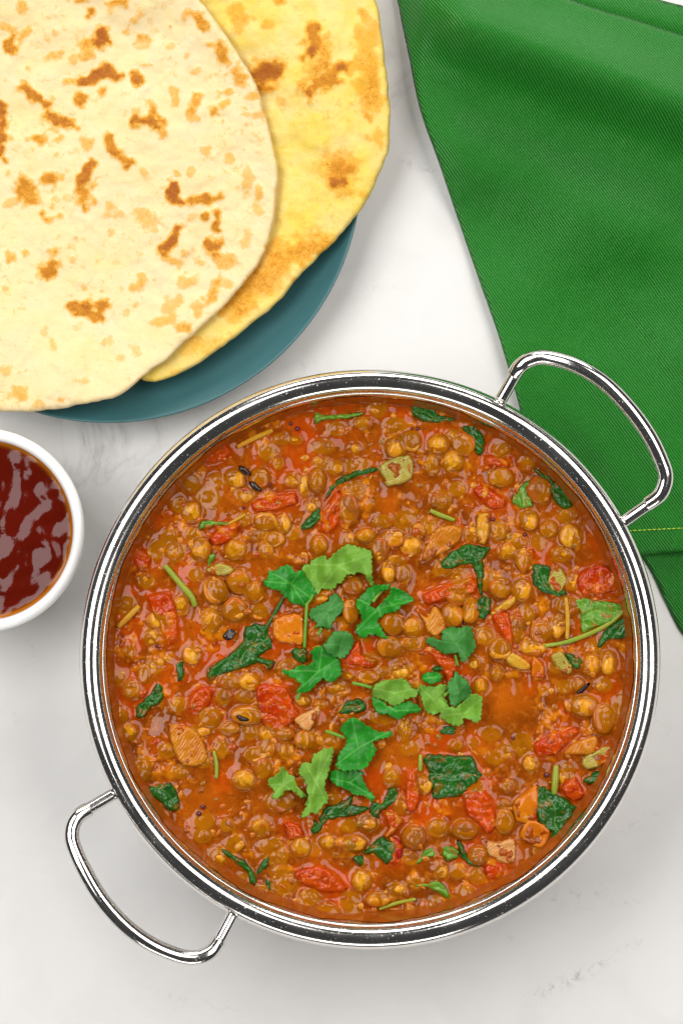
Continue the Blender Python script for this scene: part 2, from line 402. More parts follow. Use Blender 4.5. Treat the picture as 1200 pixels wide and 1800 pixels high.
# ------------------------------------------------------------------ the tabletop
def build_table():
    g = np.concatenate([np.linspace(-.75, -.20, 18)[:-1], np.arange(-.20, .20, .0011), np.linspace(.20, .75, 18)]); n = len(g)
    xs, ys = np.meshgrid(g, g); px = xs / S + 600; py = 900 - ys / S
    mk = np.zeros_like(xs)
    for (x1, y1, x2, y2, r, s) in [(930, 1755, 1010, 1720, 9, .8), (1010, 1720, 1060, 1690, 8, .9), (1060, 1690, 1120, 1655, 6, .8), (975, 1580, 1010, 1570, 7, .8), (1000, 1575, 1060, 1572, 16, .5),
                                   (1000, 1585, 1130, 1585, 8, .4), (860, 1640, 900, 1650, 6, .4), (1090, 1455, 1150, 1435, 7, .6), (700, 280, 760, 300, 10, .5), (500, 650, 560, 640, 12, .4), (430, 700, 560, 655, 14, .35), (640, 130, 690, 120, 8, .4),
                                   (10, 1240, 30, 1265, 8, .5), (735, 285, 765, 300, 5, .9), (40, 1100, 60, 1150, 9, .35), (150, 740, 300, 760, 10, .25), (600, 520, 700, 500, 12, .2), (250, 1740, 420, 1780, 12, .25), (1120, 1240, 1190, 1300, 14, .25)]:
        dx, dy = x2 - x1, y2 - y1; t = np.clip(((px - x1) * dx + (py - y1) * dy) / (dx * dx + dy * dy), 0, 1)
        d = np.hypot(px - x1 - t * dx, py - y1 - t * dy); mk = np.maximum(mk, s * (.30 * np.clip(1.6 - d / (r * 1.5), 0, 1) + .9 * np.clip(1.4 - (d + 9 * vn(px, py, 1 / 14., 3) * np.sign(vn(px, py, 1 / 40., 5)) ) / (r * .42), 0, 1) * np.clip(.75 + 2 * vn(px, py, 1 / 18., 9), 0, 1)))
    v = np.stack([xs.ravel(), ys.ravel(), np.zeros(n * n)], 1)
    i = np.arange(n * n).reshape(n, n); f = np.stack([i[:-1, :-1], i[:-1, 1:], i[1:, 1:], i[1:, :-1]], -1).reshape(-1, 4)
    me = mesh('tabletop', v.tolist(), f.tolist()); fattr(me, 'mark', mk.ravel())
    tag(link('tabletop', me, M['marble']), kind='structure')
build_table()

# ------------------------------------------------------------------ the two handled pan
RIMZ = .060; SZ = .0465; KS0 = S * (CAMH - .0465) / CAMH            # rim height and mean curry level
PC = at(650, 1160, RIMZ); KR = S * (CAMH - RIMZ) / CAMH
RO = 511 * KR; RI = 470 * KR
pan = empty('karahi_pan', (PC.x, PC.y, 0))
tag(pan, 'round stainless steel pan with two loop handles holding lentil curry', 'pan')
prof = [(.0, .0015), (.050, .0015), (.058, .003), (.070, .012), (.084, .030), (.0905, .046), (RI + .0012, RIMZ - .004), (RI + .0006, RIMZ - .0022),
        (RI - .0004, RIMZ - .0028), (RI - .0012, RIMZ - .005), (RI - .0034, .0440), (.083, .031), (.068, .0135), (.056, .0055), (.0, .0045)]
me = mesh('pan_body', *lathe(prof, 192)); link('pan_body', me, M['steel'], pan)
# rim: a broad softly rounded flange rolled under at its outer edge
rp = []
mid = (RO + RI) / 2; hw = (RO - RI) / 2
for k in range(29):
    a = math.pi * (1 - k / 28.0); rp.append((mid + hw * math.cos(a), RIMZ - .0030 + .0040 * max(0, math.sin(a)) ** 1.0))
rp += [(RO + .0001, RIMZ - .0034), (RO - .0008, RIMZ - .0046), (RO - .0020, RIMZ - .0038), (RO - .0025, RIMZ - .0030)]
link('rim', mesh('rim', *lathe(rp, 256)), M['steel'], pan)
def handle(path, z0, posts):
    P = crom([at(x, y, z) - Vector((PC.x, PC.y, 0)) for x, y, z in path], 10)
    h = link('handle', mesh('handle', *tube(P, 13.8 * KR, 20)), M['steel'], pan)
    for (x1, y1, zz1, x2, y2, zz2) in posts:
        a = at(x1, y1, zz1) - Vector((PC.x, PC.y, 0)); b = at(x2, y2, zz2) - Vector((PC.x, PC.y, 0))
        link('handle_post', mesh('handle_post', *tube([a.lerp(b, j / 16) for j in range(17)], 11.3 * KR, 18)), M['steel'], h)
        d = (b - a).normalized()
        link('handle_weld', mesh('handle_weld', *tube([b - d * .0020, b - d * .0014, b - d * .0002, b + d * .0004], [9.8 * KR, 11.6 * KR, 12.2 * KR, 11 * KR], 18)), M['steel'], h)
    return h
zr = RIMZ
handle([(905, 657, zr - .002), (914, 644, zr), (930, 633, zr + .001), (958, 628, zr + .002), (1008, 641, zr + .004), (1058, 670, zr + .005), (1104, 716, zr + .005), (1140, 766, zr + .004), (1162, 812, zr + .002), (1169, 840, zr + .001), (1160, 868, zr), (1139, 885, zr - .002)], 0,
       [(880, 702, zr - .0045, 907, 655, zr - .002), (1095, 917, zr - .0045, 1142, 884, zr - .002)])
handle([(155, 1423, zr - .002), (137, 1435, zr), (127, 1455, zr + .001), (128, 1482, zr + .002), (146, 1525, zr + .004), (177, 1578, zr + .005), (217, 1624, zr + .005), (262, 1658, zr + .004), (310, 1679, zr + .002), (342, 1684, zr + .001), (368, 1675, zr), (384, 1655, zr - .002)], 0,
       [(203, 1394, zr - .0045, 152, 1424, zr - .002), (409, 1608, zr - .0045, 383, 1657, zr - .002)])

# ------------------------------------------------------------------ curry: traced ingredients (tile coordinates of enlarged photo crops)
TL = dict(A=(150, 640, .29167), B=(450, 640, .29167), C=(800, 600, .33333), D=(150, 950, .29167), E=(450, 930, .33333), F=(800, 950, .31667), G=(100, 1300, .33333), H=(450, 1300, .29167), I=(780, 1280, .35), P=(0, 0, 1.0))
def tp(t, pts): ox, oy, s = TL[t]; return [(ox + x * s, oy + y * s) for x, y in pts]
LEN = {  # x, y, rx[, ry][, kind]: h high, o golden, d dark, s sunken
'A': '640,715,50 905,690,58,54,ho 970,780,55 1050,690,60,62,hd 745,805,66,60,s 640,890,60,60,h 795,700,45,42,s 1100,530,58,50,s 570,850,45 700,1115,60,68,h 905,1120,65,65,h 540,1130,60 1090,950,70,55,ho 1190,962,46,60,ho 1040,1025,62,34,d 1145,1055,58,46,h 1095,1120,46 470,1100,45,50,s',
'B': '370,700,48,72,h 400,495,70,46,d 850,500,66,62,ho 930,465,60,62,ho 735,265,50,56,s 650,355,55,36 840,370,70,46,s 1100,485,62,60,ho 1185,440,50,45 1185,585,66,60,ho 1065,600,48,60 560,870,62,82,hd 225,1020,40 380,1090,46,60,h 660,1035,62,44,h 760,950,60,40 820,1055,65,52,h 935,1090,60,58,ho 745,1120,54,68,hd 905,945,72,66,s 1045,980,58,60 850,1180,60,34 1110,820,62,54,d 610,610,70,48,s 490,390,60,42,s 240,460,42,28,o 220,700,55,42 290,735,32,60,o 395,595,50,45,s 480,625,52,40 600,755,60,48,s 600,510,30,26,ho 135,600,32,36,o',
'C': '45,545,62,52,h 5,630,40,44 240,575,45,45 240,720,62,50,h 440,785,64,66,hd 390,945,48,54,h 490,990,46,44,h 605,1025,58,56,ho 225,995,48,52 325,1060,56,46,o 435,1055,40,44,s 585,915,46,42,s 390,630,40,40,s 560,1120,50,40,s 95,1010,50,40,s',
'D': '785,305,70,78,h 925,248,66,72,h 1022,305,52,60,h 900,420,76,68,h 760,480,62,74,o 580,390,46,62 440,480,56,54,ho 400,580,50,44,o 645,690,54,54,ho 240,380,58,56,s 268,665,34,36 280,900,54,56 205,830,44,48,s 870,850,66,48,d 990,855,60,54,ho 965,940,60,40,d 838,945,46,52,d 975,1055,88,56,h 750,1070,70,66 865,1130,62,40 690,1150,70,34,o 990,1150,50,50,s 1090,1160,55,50 210,1060,44,60 262,1155,50,50,h 370,245,50,44,s 420,760,44,40,s 1050,430,52,46,s 350,800,30,50,o 540,60,60,44,s 425,60,42,56,s 150,1000,40,46,s 560,990,50,45,s',
'E': '700,225,38,55,ho 770,235,46,52,d 510,300,55,48,hd 500,435,45,62,h 335,365,42,24 340,550,62,40,d 722,500,56,60,hd 825,520,50,50,ho 1060,350,60,52,h 1032,450,56,60,h 1130,430,42,70,h 1180,560,44,44,s 702,620,66,54,h 820,600,72,34 760,740,50,50,o 590,780,52,34,ho 480,770,32,20,o 250,905,40,28,ho 262,1110,58,50,h 150,1080,56,36,h 165,735,50,46,d 0,970,36,50 160,1170,40,44,o 390,1120,50,44,s 670,985,72,44,d 780,1050,32,68,o 1145,705,32,28,o 1182,835,38,46 1070,250,50,46,s 430,840,50,44,s 600,690,50,40,s 60,1160,40,40 1000,880,1,1',
'F': '375,110,44,60,h 180,215,50,60,d 250,265,60,56,h 370,280,54,62,h 650,230,42,46,o 625,360,70,48,d 390,410,50,48 470,510,60,56,h 430,588,68,50,ho 565,475,44,60,o 245,600,62,60,ho 340,480,46,82,d 165,530,50,46 755,695,50,60,ho 845,680,42,66,ho 715,918,74,60,ho 820,990,58,80,h 915,930,48,70,s 680,800,30,28,o 370,1120,56,50,s 280,1170,44,40,s 130,820,26,30,o 820,800,50,40,s 290,60,50,45,h 330,20,54,40,s 560,700,40,36,s 770,600,50,40,s',
'G': '450,155,48,66,ho 865,50,38,46,d 1085,150,45,52,h 985,215,58,50,ho 850,615,44,44,o 1160,325,60,50,s 775,430,52,44,s 1080,460,44,50 940,550,50,42,s 1080,795,46,34 1050,80,60,38,o 565,395,30,24 1170,700,50,44,s 770,505,48,38,s 650,170,40,36,s 900,450,40,36,d 1150,560,46,40,s 980,740,44,34,s',
'H': '30,520,62,52 150,380,70,60,d 430,620,46,40,ho 590,628,72,48,ho 265,650,58,60,h 185,75,44,40,o 640,850,60,62,ho 430,1040,76,54,ho 735,960,70,46,h 325,950,60,50 175,860,80,78,s 570,970,64,58,s 580,1060,60,40,s 690,1090,50,44,o 830,1080,82,30,o 1030,1030,60,56,h 1095,975,50,34 950,590,70,70,hd 815,230,48,60 870,390,46,62,hd 1095,530,60,56 930,710,50,46,d 680,500,62,50,d 850,900,60,38,o 930,1040,40,40 460,360,46,34,o 1010,265,50,60,o 120,700,78,58,s 350,660,40,44,s 560,520,50,40,s 60,640,40,40,s 470,1150,1,1',
'I': '395,90,50,50,s 435,180,38,42,ho 105,510,62,50,hd 305,470,46,62,h 170,640,50,46,hd 165,740,40,46 70,715,40,40,o 110,825,46,34 320,765,40,34,d 485,615,42,24,o 250,145,40,36,s 600,245,36,32,o 30,860,40,30,s 240,700,1,1 620,200,34,30,s 330,290,40,30,d'}
lent = []
for t, s_ in LEN.items():
    ox, oy, k = TL[t]
    for w_ in s_.split():
        q = w_.split(','); kd = ''
        if q[-1].isalpha(): kd = q.pop()
        x, y, rx = map(float, q[:3]); ry = float(q[3]) if len(q) > 3 else rx
        if rx < 5: continue
        lent.append([ox + x * k, oy + y * k, rx * k, ry * k, kd])
# each entry: kind, material, tile, outline, label
CH = [
('tomato_piece','tomato','B','480,770 520,790 512,860 500,960 440,1020 388,1000 400,900','long red tomato strip leaning beside a brown lentil below the thin curled spinach'),
('tomato_piece','tomato','B','-20,830 120,790 230,780 245,840 120,880 0,890','flat dark red tomato strip above the cluster of golden lentils, upper left'),
('tomato_piece','tomato','E','0,830 90,822 160,835 200,930 225,990 130,1070 60,1060 20,980','largest smooth pinkish red tomato cube, left of centre of the curry'),
('tomato_piece','tomato','H','905,185 960,190 990,330 960,430 905,420 895,300','upright narrow red tomato piece left of the square spinach leaf'),
('tomato_piece','tomato','I','100,335 150,318 200,320 245,370 262,490 220,530 160,470 110,430','orange red tomato lobe right below the square spinach leaf'),
('tomato_piece','tomato','I','450,80 500,45 560,30 640,0 675,15 610,80 560,130 470,140','slanted bright red tomato wedge near the right rim'),
('tomato_piece','tomato','F','200,410 290,400 322,520 310,590 240,500','orange red tomato wedge above the pair of golden lentils right of centre'),
('tomato_piece','tomato','F','680,190 800,130 880,180 895,275 800,300 710,310 670,250','soft pulpy tomato lump against the right rim above the long green stem'),
('tomato_piece','tomato','A','690,560 740,490 830,470 880,520 830,580 740,600','pulpy red tomato lump just inside the upper left rim'),
('tomato_piece','tomato','H','240,790 390,765 480,820 545,885 530,915 390,915 250,850','flat red tomato sheet near the bottom rim of the pan'),
('tomato_piece','tomato','H','170,500 260,510 285,590 200,605','small red tomato bit left of the lowest light coriander leaf'),
('tomato_piece','tomato_d','H','830,590 885,640 870,740 810,750 770,700','dark glossy crimson tomato skin beside a small spinach curl near the bottom'),
('tomato_piece','tomato','D','380,330 510,325 560,460 565,600 500,640 470,560 400,420','long soft red tomato piece between lentils on the left side'),
('tomato_piece','tomato','D','250,60 320,40 390,90 380,165 300,160','small pulpy tomato bit near the left rim'),
('tomato_piece','tomato','C','155,610 200,603 280,620 275,668 160,655','small red tomato rectangle near the upper right rim'),
('tomato_piece','tomato','E','880,345 1020,290 1130,255 1165,290 1150,335 1000,370 900,400','pale red tomato slice below the large folded spinach leaf'),
('tomato_piece','tomato','E','900,640 1000,660 1065,695 1055,745 1020,825 975,730','red tomato shred right below the small coriander leaf on the right'),
('tomato_piece','tomato','E','450,700 545,580 556,660 640,690 600,735 520,720','red tomato pulp beside the centre coriander leaf'),
('tomato_piece','tomato','I','195,700 250,672 300,680 292,740 222,760','orange tomato bit below the pale onion cup'),
('tomato_piece','tomato','A','750,1035 840,970 945,958 880,1060 780,1092','bright red tomato pulp below the tiny green leaf, upper left'),
('tomato_piece','tomato','I','585,300 650,245 705,330 645,368','dark red tomato bit beside the upright green stalk near the right rim'),
('tomato_piece','tomato','C','95,790 150,760 260,830 255,880 180,880','soft orange red tomato pulp left of the pale green leaf near the upper right handle'),
('tomato_piece','tomato','F','400,60 425,48 440,85 420,110','tiny red tomato cube near the upper right'),
('tomato_piece','tomato','D','640,930 700,880 765,900 740,1000 680,1040 620,1010','orange tomato lump above the orange onion on the left'),
('celery_piece','celery','B','748,605 925,548 940,690 800,738 772,700','pale green ribbed celery square near the top of the curry'),
('onion_piece','onion','E','905,55 940,5 1000,-20 1085,-8 1072,60 985,130 875,168','ribbed golden onion wedge left of the folded spinach leaf'),
('vegetable_piece','carrot','E','100,475 240,450 252,600 205,612 100,582','orange vegetable cube under the coriander stem left of centre'),
('onion_piece','onion_p','E','208,992 335,943 322,1000 275,1072 214,1030','whitish translucent onion chip beside the largest tomato cube'),
('celery_piece','celery','F','508,235 560,148 616,198 602,262 566,298','green celery cube against dark spinach near the right rim'),
('celery_piece','celery','F','530,642 590,618 655,720 602,742 550,690','green celery stub with a pale cut end below the long green stem'),
('vegetable_piece','carrot','I','385,520 430,455 532,510 492,607 388,560','yellow orange vegetable cube below the big dark spinach leaf'),
('onion_piece','onion_p','I','213,570 270,575 352,560 346,684 228,642','pale yellow curved onion piece near the lower right rim'),
('onion_piece','onion','P','297,1275 322,1274 345,1285 362,1312 363,1342 322,1346 304,1314','broad orange onion layer near the left rim'),
('onion_piece','onion','H','770,440 840,447 884,490 832,562 790,592 768,580 802,530','yellow onion curl below the brown lentils near the bottom'),
('onion_piece','onion','E','850,432 900,460 940,400 990,470 997,530 940,572 900,530','golden onion shard between lentils right of the centre coriander'),
('onion_piece','yellow','F','195,400 320,308 332,350 245,412','yellow stalk slice beside lentils right of centre'),
('onion_piece','yellow','C','113,930 140,905 182,920 166,1062 115,1052','upright yellow stalk piece above the folded spinach leaf'),
('onion_piece','yellow','F','275,660 320,622 412,680 410,718 330,712','yellow stalk piece below the pair of golden lentils on the right'),
('vegetable_piece','carrot','F','425,640 482,680 497,770 425,766','small orange vegetable block right of the yellow stalk piece'),
('onion_piece','onion','I','600,125 640,80 760,38 772,90 742,132 622,135','translucent golden onion piece near the right rim below the tomato wedge'),
('celery_piece','celery','I','695,150 830,88 842,160 722,212','dull green celery slice against the right rim'),
('vegetable_piece','carrot','I','345,380 400,330 470,285 462,450 370,472','orange vegetable block left of the big dark spinach leaf'),
('onion_piece','onion','E','820,-20 870,-30 900,10 880,60 830,40','small golden onion bit left of the ribbed onion wedge'),
('celery_piece','celery','D','735,165 810,135 890,165 880,205 790,212 730,190','dull olive celery slice between lentils on the upper left'),
]
LF = [  # spinach: mat, tile, outline, label
('spinach','D','740,860 740,770 850,700 950,600 960,520 1080,500 1110,560 1125,650 1050,700 1145,725 1110,782 1040,740 900,790 800,815','long wilted spinach leaf lying diagonally left of centre'),
('spinach','B','410,815 445,740 540,660 650,622 742,622 742,645 640,672 560,705 480,745 432,805','thin curled dark spinach blade left of the celery square'),
('spinach','B','265,990 300,930 380,858 388,910 370,962 300,1008','small oval spinach tip at the end of the thin curled blade'),
('spinach_l','B','350,280 420,302 640,290 600,322 480,337 400,342 355,372','bright green leaf strip just inside the top rim'),
('spinach','B','925,250 1060,248 1095,300 1180,320 1190,345 1060,355 960,325','dark leaf patch under the top rim, right of the leaf strip'),
('spinach','C','30,452 90,440 150,490 152,592 112,602 90,520 50,480','hooked dark spinach scrap near the top right rim'),
('spinach','C','412,682 440,675 520,738 572,768 622,870 560,882 510,822 500,760 440,712','dark spinach strip pressed against the upper right rim'),
('spinach_l','C','290,832 330,780 392,718 382,800 412,872 340,885','pale green leaf scrap beside a big brown lentil, upper right'),
('spinach','P','772,990 787,973 817,956 838,957 860,964 852,982 850,1026 843,1052 836,1013 828,994 805,996 787,1002','large folded spinach leaf with a thick hanging stem, upper right of centre'),
('spinach','F','108,372 150,298 200,328 196,382 160,442 130,420','small oval spinach leaf at the foot of the folded leaf stem'),
('spinach','F','425,150 470,128 532,150 512,232 560,280 600,268 622,302 540,312 428,250','dark spinach leaf behind the green celery cube'),
('spinach_l','F','660,318 780,328 912,350 938,395 860,455 760,490 700,520 690,420','broad green spinach leaf above the long stem at the right rim'),
('spinach','F','850,470 950,415 1000,400 985,480 950,545 850,552 800,605 790,560','dark spinach folds under the long stem at the right rim'),
('spinach','F','600,620 660,638 708,672 682,712 650,705','tiny dark leaf beside the celery stub'),
('spinach','P','744,1328 775,1325 800,1328 826,1328 840,1350 848,1367 822,1385 812,1399 775,1404 760,1402 757,1385 750,1350','square mottled spinach leaf right below the centre'),
('spinach','I','468,288 560,330 672,400 605,490 555,592 515,592 540,522 465,470','large deep green folded spinach leaf near the lower right rim'),
('spinach','I','697,272 720,240 802,198 808,240 770,288','small dark leaf against the right rim below the dull celery'),
('spinach','G','468,262 560,233 622,240 652,362 600,382 540,332','square green spinach patch near the lower left rim'),
('spinach','G','862,565 900,588 990,640 1042,700 1052,762 1018,762 1000,702 930,642 880,602','thin curved spinach shred near the bottom left'),
('spinach','G','1048,722 1060,670 1122,603 1112,660 1070,722','narrow upright spinach shred right of the curved one'),
('spinach','G','1098,728 1137,750 1127,797 1105,772','tiny spinach flake near the bottom left'),
('spinach','H','378,500 400,420 520,370 592,328 572,390 660,398 682,422 600,462 440,482 385,560 330,585 350,480','dark wet spinach twist under the lowest coriander leaves'),
('spinach','H','680,440 700,370 760,380 800,288 852,300 857,350 800,412 752,432 740,482 700,472','crumpled spinach knot right of the dark twist'),
('spinach','H','640,690 700,620 760,578 800,600 847,650 822,712 790,762 740,712 700,690','green spinach curl beside the crimson tomato skin'),
('spinach','H','580,712 640,700 657,750 620,767','tiny dark leaf left of the green spinach curl'),
('spinach_l','H','935,885 1040,858 1120,858 1172,962 1100,932 1010,892','flat green leaf near the bottom rim, right of centre'),
('spinach_l','P','774,1488 800,1488 808,1508 785,1514','small bright leaf tip near the bottom right'),
('spinach_l','H','958,762 1000,680 1060,648 1082,700 1012,722','pale wilted leaf shred near the bottom right'),
('spinach','E','428,960 490,898 572,903 572,960 480,982','dark spinach scrap above the lowest group of coriander'),
('spinach','E','178,650 210,618 272,640 272,702 210,702','small dark leaf below the coriander stem'),
('spinach','D','305,1000 390,930 430,858 472,880 467,972 400,1012 350,1072 308,1062','mottled sunken leaf near the left rim'),
('spinach','D','550,740 592,730 592,840 555,852','tiny upright leaf scrap on the left side'),
('spinach_l','A','700,942 850,950 862,972 740,980 688,1002','narrow bright leaf scrap in the upper left'),
('spinach_l','D','732,162 748,88 790,85 762,150','tiny green flake on a lentil in the upper left'),
('spinach_l','I','192,852 210,800 252,778 252,812 212,847','bright little leaf flake by the bottom right rim'),
('spinach','I','60,555 100,588 120,650 192,690 150,702 88,652','thin dark leaf strip around a brown lentil, lower right'),
('spinach','E','955,1062 1005,1035 1052,1040 1052,1082 980,1082','tiny dark leaf under the light coriander sprig'),
('spinach','E','918,742 955,708 987,740 960,762','dark scrap above the right coriander sprig'),
]
CO = [  # coriander blades: mat, tile, outline, lift mm, label
('cori_l','E','245,180 275,182 300,160 335,150 360,125 372,150 380,165 410,130 440,100 490,85 560,95 610,130 616,190 608,240 625,280 615,308 590,270 555,235 520,238 480,240 460,285 430,290 400,320 350,322 320,343 290,300 255,240',3.2,'largest pale green coriander leaf, topmost of the garnish'),
('cori','E','30,275 60,255 70,225 100,215 130,195 180,195 205,220 240,215 260,250 290,280 312,340 300,370 270,385 265,412 230,395 195,405 170,370 140,350 110,325 50,300',3.6,'bright green coriander leaf on a long stem at the upper left of the garnish'),
('cori_d','E','275,435 310,415 340,395 375,375 390,350 430,345 455,370 472,380 450,430 430,470 400,500 390,527 350,520 310,527 320,490 280,470',2.4,'small dull green coriander leaf below the pale one'),
('cori','E','530,410 535,370 580,320 640,290 700,293 690,320 640,340 600,400 645,405 700,345 705,308 760,320 800,335 826,375 780,400 750,430 700,440 660,470 640,490 690,560 702,577 660,570 600,560 560,572 520,545 530,510 560,490 545,450',3.4,'curled bright coriander leaf with a hollow middle at the upper right of the garnish'),
('cori_d','E','900,580 930,570 970,580 985,530 1030,510 1080,520 1130,515 1147,560 1152,640 1110,690 1085,697 1060,660 1010,660 960,640 905,610',2.8,'lone coriander leaf on the right of the garnish'),
('cori','E','135,745 180,740 230,720 270,720 295,690 290,650 320,620 350,612 372,640 440,680 447,760 430,790 405,812 360,790 340,800 300,840 240,867 205,865 240,820 190,790',3.4,'bright twin lobed coriander leaf left of the middle of the garnish'),
('cori_d','E','352,612 375,580 420,540 480,535 512,580 512,625 470,670 438,686 395,668',4.4,'dull coriander lobe tucked above the twin lobed leaf'),
('cori_l','E','610,835 640,810 700,795 760,785 800,810 832,840 860,835 842,880 800,900 740,932 710,930 660,900 620,880',4.6,'folded light green coriander leaf with a short stem in the middle'),
('cori','E','600,880 660,905 720,935 780,915 820,905 866,950 840,970 800,980 750,1002 700,985 650,975 620,930',3.0,'green scalloped coriander leaf under the folded light one'),
('cori','E','868,790 900,757 960,750 982,780 950,812 900,817',3.0,'small coriander lobe at the top of the right sprig'),
('cori_d','E','1010,822 1040,770 1042,740 1080,780 1120,800 1132,860 1100,905 1050,935 1015,900',4.6,'dark green pointed coriander lobe on the right sprig'),
('cori_l','E','860,830 920,822 1008,828 1000,880 1010,925 990,970 930,977 890,950 865,890',3.8,'feathery light coriander leaf on the left of the right sprig'),
('cori_l','E','1100,905 1132,866 1187,890 1192,970 1160,1022 1100,1002 1082,1032 1020,1032 970,985 1010,930 1055,940',3.8,'pale cupped coriander leaf at the lower right of the right sprig'),
('cori','P','600,1272 618,1262 637,1268 652,1280 664,1286 687,1284 686,1293 668,1301 655,1306 660,1318 657,1332 643,1348 625,1356 602,1354 588,1346 594,1330 604,1312 608,1295 600,1285',4.8,'bright coriander leaf with a thin stem, upper of the lowest group'),
('cori','H','430,230 470,185 560,185 650,190 640,240 690,310 712,350 692,372 640,340 570,320 480,270',3.0,'fan shaped coriander leaf beneath the bright one in the lowest group'),
('cori_l','H','330,140 350,90 380,70 400,45 430,60 462,50 467,110 440,170 430,240 412,300 437,350 430,390 400,400 370,442 330,450 300,472 273,460 300,400 312,330 300,270 258,200 290,130',4.4,'long pale coriander leaf hanging lowest in the garnish'),
('cori_l','H','75,270 90,230 130,200 160,163 185,195 212,210 240,230 240,280 292,330 280,362 240,320 190,310 150,345 90,352 102,310',4.0,'pale frilly coriander leaf at the lower left of the garnish'),
]
STEMS = [ # name, mat, tile, centre line, radius px, label
('stalk','yellow','A','915,500 1020,445 1130,398',4.5,'yellow green stalk floating under the upper left rim'),
('stalk','gstem','D','480,150 580,270 640,340 662,395',5.5,'tapered green stalk on the left side'),
('stalk','yellow','D','198,522 260,460 325,395',5.5,'short yellow stalk beside the left rim'),
('stalk','gstem','G','828,60 842,130 842,205',3.5,'short thin green stalk right of the orange onion layer'),
('stalk','gstem','F','495,585 600,568 700,535 800,490 880,440 938,385',4.2,'long curved green spinach stem reaching the right rim'),
('stalk','gstem','B','1048,882 1110,910 1195,942',4.2,'slim green stalk left of the ribbed onion wedge'),
('stalk','gstem','H','742,1022 850,985 962,962',3.2,'olive stalk along the bottom rim'),
('stalk','yellow','A','862,962 915,935 965,905',2.8,'thin yellow fibre beside the bright leaf scrap'),
('stalk','gstem','I','562,188 558,260 552,330',6.0,'upright green stalk above the big dark spinach leaf'),
('stalk','gstem','H','990,92 988,190',4.0,'bright yellow green stub at the edge of the square spinach leaf'),
('stalk','yellow','F','612,318 622,430 618,548',4.2,'straight yellow stalk left of the broad spinach leaf'),
('stalk','spinach','E','143,362 95,450 38,545',3.0,'thin dark stem joining the long wilted leaf'),
]
# ------------------------------------------------------------------ curry height field (photo pixel grid, heights in metres)
CX, CY, RC = 650.0, 1161.0, 455.0
X0, Y0, ST = CX - RC - 3, CY - RC - 3, 1.45
NG = int((2 * RC + 6) / ST)
gx = X0 + np.arange(NG) * ST; gy = Y0 + np.arange(NG) * ST
GX, GY = np.meshgrid(gx, gy)
MM = .001
H = (fbm(GX, GY, 1 / 70., 1, 2) * 1.1 + fbm(GX, GY, 1 / 30., 5, 2) * .85) * MM
pulpn = np.clip(fbm(GX, GY, 1 / 45., 9) * 2.2 + .1, 0, 1)
lump = vn(GX, GY, 1 / 11., 12) + .6 * vn(GX, GY, 1 / 6., 15); rag = np.clip(pulpn - .30, .0, .8)
H += np.clip(lump + .12, -.15, .6) * 1.1 * MM * rag + fbm(GX, GY, 1 / 6., 33, 1) * .22 * MM * rag
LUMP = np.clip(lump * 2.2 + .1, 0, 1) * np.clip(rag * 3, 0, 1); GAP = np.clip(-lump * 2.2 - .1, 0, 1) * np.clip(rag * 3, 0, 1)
PULP = np.clip(fbm(GX, GY, 1 / 60., 21) * 2.0 - .05, 0, .8); BEAN = np.zeros_like(H); OIL = np.zeros_like(H); RISE = np.zeros_like(H)
# the thin smooth pool of sauce on the right
for (cx, cy, rx, ry) in [(885, 1240, 62, 42), (700, 1335, 40, 30), (850, 1310, 35, 30), (370, 1400, 45, 26), (690, 880, 40, 20), (225, 940, 20, 50), (540, 1500, 50, 16)]:
    q = np.exp(-(((GX - cx) / rx) ** 2 + ((GY - cy) / ry) ** 2) * 1.2); H *= (1 - .65 * q); H += .6 * MM * q; OIL = np.maximum(OIL, q)
def win(x0, x1, y0, y1):
    return (slice(max(0, int((y0 - Y0) / ST)), max(0, min(NG, int((y1 - Y0) / ST) + 1))), slice(max(0, int((x0 - X0) / ST)), max(0, min(NG, int((x1 - X0) / ST) + 1))))
def hat(x, y): 
    i = min(NG - 1, max(0, int(round((y - Y0) / ST)))); j = min(NG - 1, max(0, int(round((x - X0) / ST)))); return H[i, j] + RISE[i, j]
# filler lentils where the tracing left room
occ = [(a, b, max(c, d)) for a, b, c, d, _ in lent]
polys = [(k, tp(t, [tuple(map(float, q.split(','))) for q in s_.split()])) for (k, _, t, s_, _) in CH]
lpolys = [tp(t, [tuple(map(float, q.split(','))) for q in s_.split()]) for (_, t, s_, _) in LF]
cpolys = [tp(t, [tuple(map(float, q.split(','))) for q in s_.split()]) for (_, t, s_, _, _) in CO]
rr = random.Random(11); tries = 0; fill = []
allp = [p for _, p in polys] + lpolys
cen = [(sum(a for a, _ in p) / len(p), sum(b for _, b in p) / len(p), .75 * math.sqrt(abs(sum(p[i][0] * p[(i + 1) % len(p)][1] - p[(i + 1) % len(p)][0] * p[i][1] for i in range(len(p)))) / 2 / math.pi) + 3) for p in allp]
while tries < 6000 and len(fill) < 34:
    tries += 1
    a = rr.uniform(0, 2 * math.pi); r = (RC - 24) * math.sqrt(rr.random()); x = CX + r * math.cos(a); y = CY + r * math.sin(a); s_ = rr.uniform(11, 17)
    if any((x - q[0]) ** 2 + (y - q[1]) ** 2 < (q[2] * .85 + s_ * .9) ** 2 for q in occ + cen): continue
    if ((x - 885) / 62) ** 2 + ((y - 1240) / 44) ** 2 < 1: continue
    fill.append([x, y, s_ * rr.uniform(.85, 1.1), s_ * rr.uniform(.7, 1), rr.choice(['s', 's', '', 'd', 'o', 's'])]); occ.append((x, y, s_))
lent += fill
DEN = np.zeros_like(H)
for x, y, rx, ry, kd in lent: DEN += np.exp(-((GX - x) ** 2 + (GY - y) ** 2) / 700.) * (.4 if 's' in kd else 1)
H -= .55 * MM * np.clip(DEN - .75, 0, 1.1)
ZC = {}
